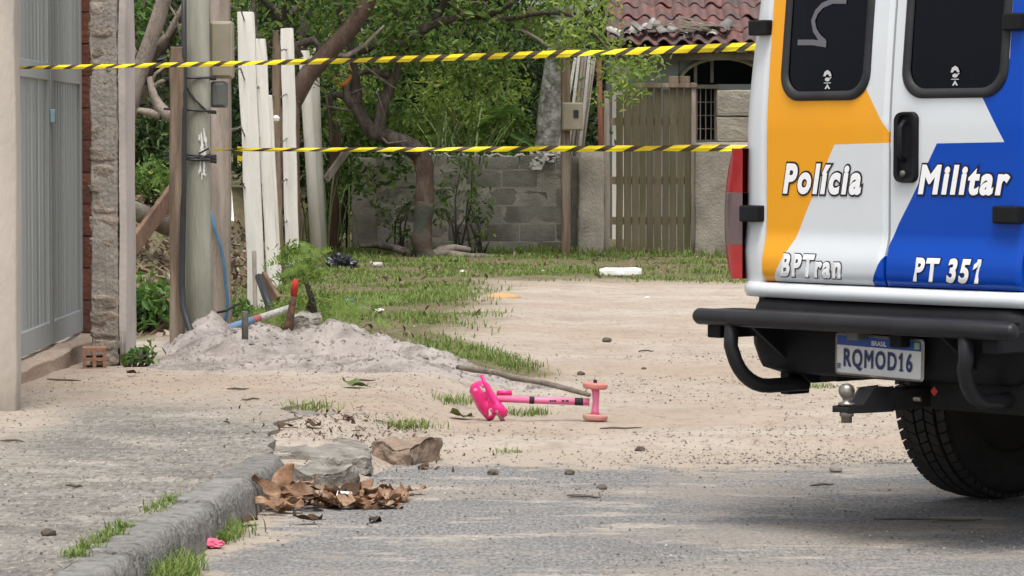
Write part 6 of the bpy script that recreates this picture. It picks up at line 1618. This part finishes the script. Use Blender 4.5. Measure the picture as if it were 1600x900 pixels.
# a few larger stones that stand out on the sand and road
stn = [(908, 586, .022, 'black stone on the sand above the scooter wheels'), (948, 535, .03, 'brown stone far out on the sand'), (1006, 577, .014, 'small dark stone on the sand right of the scooter'), (1306, 752, .026, 'grey stone on the road left of the tyre'), (890, 756, .02, 'dark pebble on the middle of the road'), (770, 756, .022, 'dark stone near the asphalt edge'), (1000, 694, .022, 'dark stone on the sand below the scooter'), (76, 862, .022, 'black pebble on the near pavement'), (940, 780, .02, 'dark pebble beside the forked twig')]
for i, (px, py, r_, lb) in enumerate(stn):
    p_ = gpt(px, py); z = max(p_.z, 0.0)
    if p_.y < 13 and p_.x < walk_edge(p_.y): z = walk_z(p_.x, p_.y)
    crumple('stone', lb, 'stone', Vector((p_.x, p_.y, z + r_ * .3)), r_, K['mortar' if 'grey' in lb else 'twig'], i + 20, (1.1, 1, .7), .3, 2)
# gravel: uncountable small stones and crumbs
def gravel(n, name, label, fn, mat, smin, smax):
    O = np.array([(1, 0, 0), (-.5, .85, 0), (-.5, -.85, 0), (.1, 0, .8), (0, 0, -.3)]); F = [(0, 1, 3), (1, 2, 3), (2, 0, 3)]
    V = []; Fs = []; k = 0
    while k < n:
        q = fn()
        if q is None: continue
        x, y, z = q; r_ = smin + (smax - smin) * random.random() ** 3.5; a = random.uniform(0, 6.28); ca, sa = math.cos(a), math.sin(a)
        jit = 1 + rng.uniform(-.3, .3, (5, 1)); P_ = O * jit * r_; b0 = len(V)
        for px_, py_, pz_ in P_[:4]: V.append((x + px_ * ca - py_ * sa, y + px_ * sa + py_ * ca, z + pz_))
        Fs += [(b0 + i, b0 + j, b0 + l) for i, j, l in F]; k += 1
    me = bpy.data.meshes.new(name); me.from_pydata(V, [], Fs); me.materials.append(mat); o = bpy.data.objects.new(name, me); col.objects.link(o)
    return tag(o, label, 'gravel', kind='stuff')
def lotpt():
    y = 13.3 + 11 * random.random() ** 1.7; x = random.uniform(-1.0, 3.2)
    if grass_mask(x, y) > .4: return None
    dens = .08 + 1.5 * nz(x, y, 1.0, 41) + .5 * nz(x, y, 3, 42) + .5 * sstep(.2, 1.3, x) * (1 - sstep(17, 21, y)) + .5 * (1 - sstep(13.8, 15, y))
    if random.random() > dens: return None
    return (x, y, max(top(x, y), 0) - .001)
gravel(14000, 'gravel', 'small stones and crumbs scattered over the sandy lot', lotpt, K['pebble'], .0025, .0105)
def roadpt():
    y = random.uniform(8.8, 13.9); x = random.uniform(kerb_x(y) + .02, 2.6); 
    if random.random() > .3 + .9 * nz(x, y, 1.1, 47): return None
    return (x, y, .002)
gravel(7000, 'road_grit', 'grit and small stones strewn over the dusty asphalt', roadpt, K['pebble'], .0018, .008)
def walkpt():
    y = random.uniform(8.8, 17.5); x = random.uniform(-2.2, -.3 if y > 12.6 else -.75)
    if y < 12.6 and x > walk_edge(y): return None
    return (x, y, max(walk_z(x, y) if y < 15.2 and x < walk_edge(y) else 0, top(x, y)))
gravel(9000, 'pavement_grit', 'grit and crumbs scattered over the worn pavement', walkpt, K['pebble'], .0018, .0075)
def heappt():
    x, y = random.uniform(-2.0, .4), random.uniform(16.4, 20.8)
    if sandz(x, y) < .0: return None
    return (x, y, gz(x, y) + sandz(x, y) - .002)
gravel(6000, 'sand_lumps', 'small clods of sand lying over the grey sand heap', heappt, K['sandpile'], .004, .022)
# leaf litter on the bank behind the fence
def litterpt():
    y = random.uniform(21.5, 34); x = random.uniform(-3.6, -2.2); return (x, y, gz(x, y) + .01)
C = np.array([litterpt() for _ in range(2600)]); V, k = leaf_arrays(C, .10 * rng.uniform(.5, 1.3, len(C)), up=1.2, hexa=True)
K['litterleaf'] = leafmat('brown_leaf_litter', (.10, .07, .045), (.26, .19, .13), (.42, .38, .32), trans=.1, rough=.8)
tag(mesh_np('leaf_litter', V, k, K['litterleaf'], None), 'brown leaf litter covering the bank behind the fence', 'leaf litter', kind='stuff')
def litter2():
    while True:
        x, y = random.uniform(-2.0, 2.4), random.uniform(20.5, 37.8)
        if grass_mask(x, y) > .3 and sandz(x, y) < .03: return (x, y, gz(x, y) + .02)
C = np.array([litter2() for _ in range(420)]); V, k = leaf_arrays(C, .07 * rng.uniform(.5, 1.3, len(C)), up=1.2, hexa=True)
tag(mesh_np('fallen_leaves', V, k, K['litterleaf'], None), 'brown fallen leaves scattered over the patchy grass', 'leaf litter', kind='stuff')

# crumbled leaves and bark bits round the broken pavement and along the asphalt edge
def crumb():
    while True:
        x, y = random.gauss(-.6, .22), random.gauss(13.9, .55)
        if y < 12.5 or x < -1.3: continue
        z = max(top(x, y), 0, walk_z(x, y) if x < walk_edge(y) and y < 15.2 else 0)
        return (x, y, z + .006)
C = np.array([crumb() for _ in range(260)]); V, k = leaf_arrays(C, .022 * rng.uniform(.4, 1.6, len(C)), up=1.6, hexa=True)
K['crumbleaf'] = leafmat('crumbled_dark_leaves', (.045, .03, .02), (.16, .09, .05), (.30, .20, .12), trans=.1, rough=.8)
tag(mesh_np('leaf_crumbs', V, k, K['crumbleaf'], None), 'crumbled dark leaf bits round the broken pavement edge', 'leaf litter', kind='stuff')
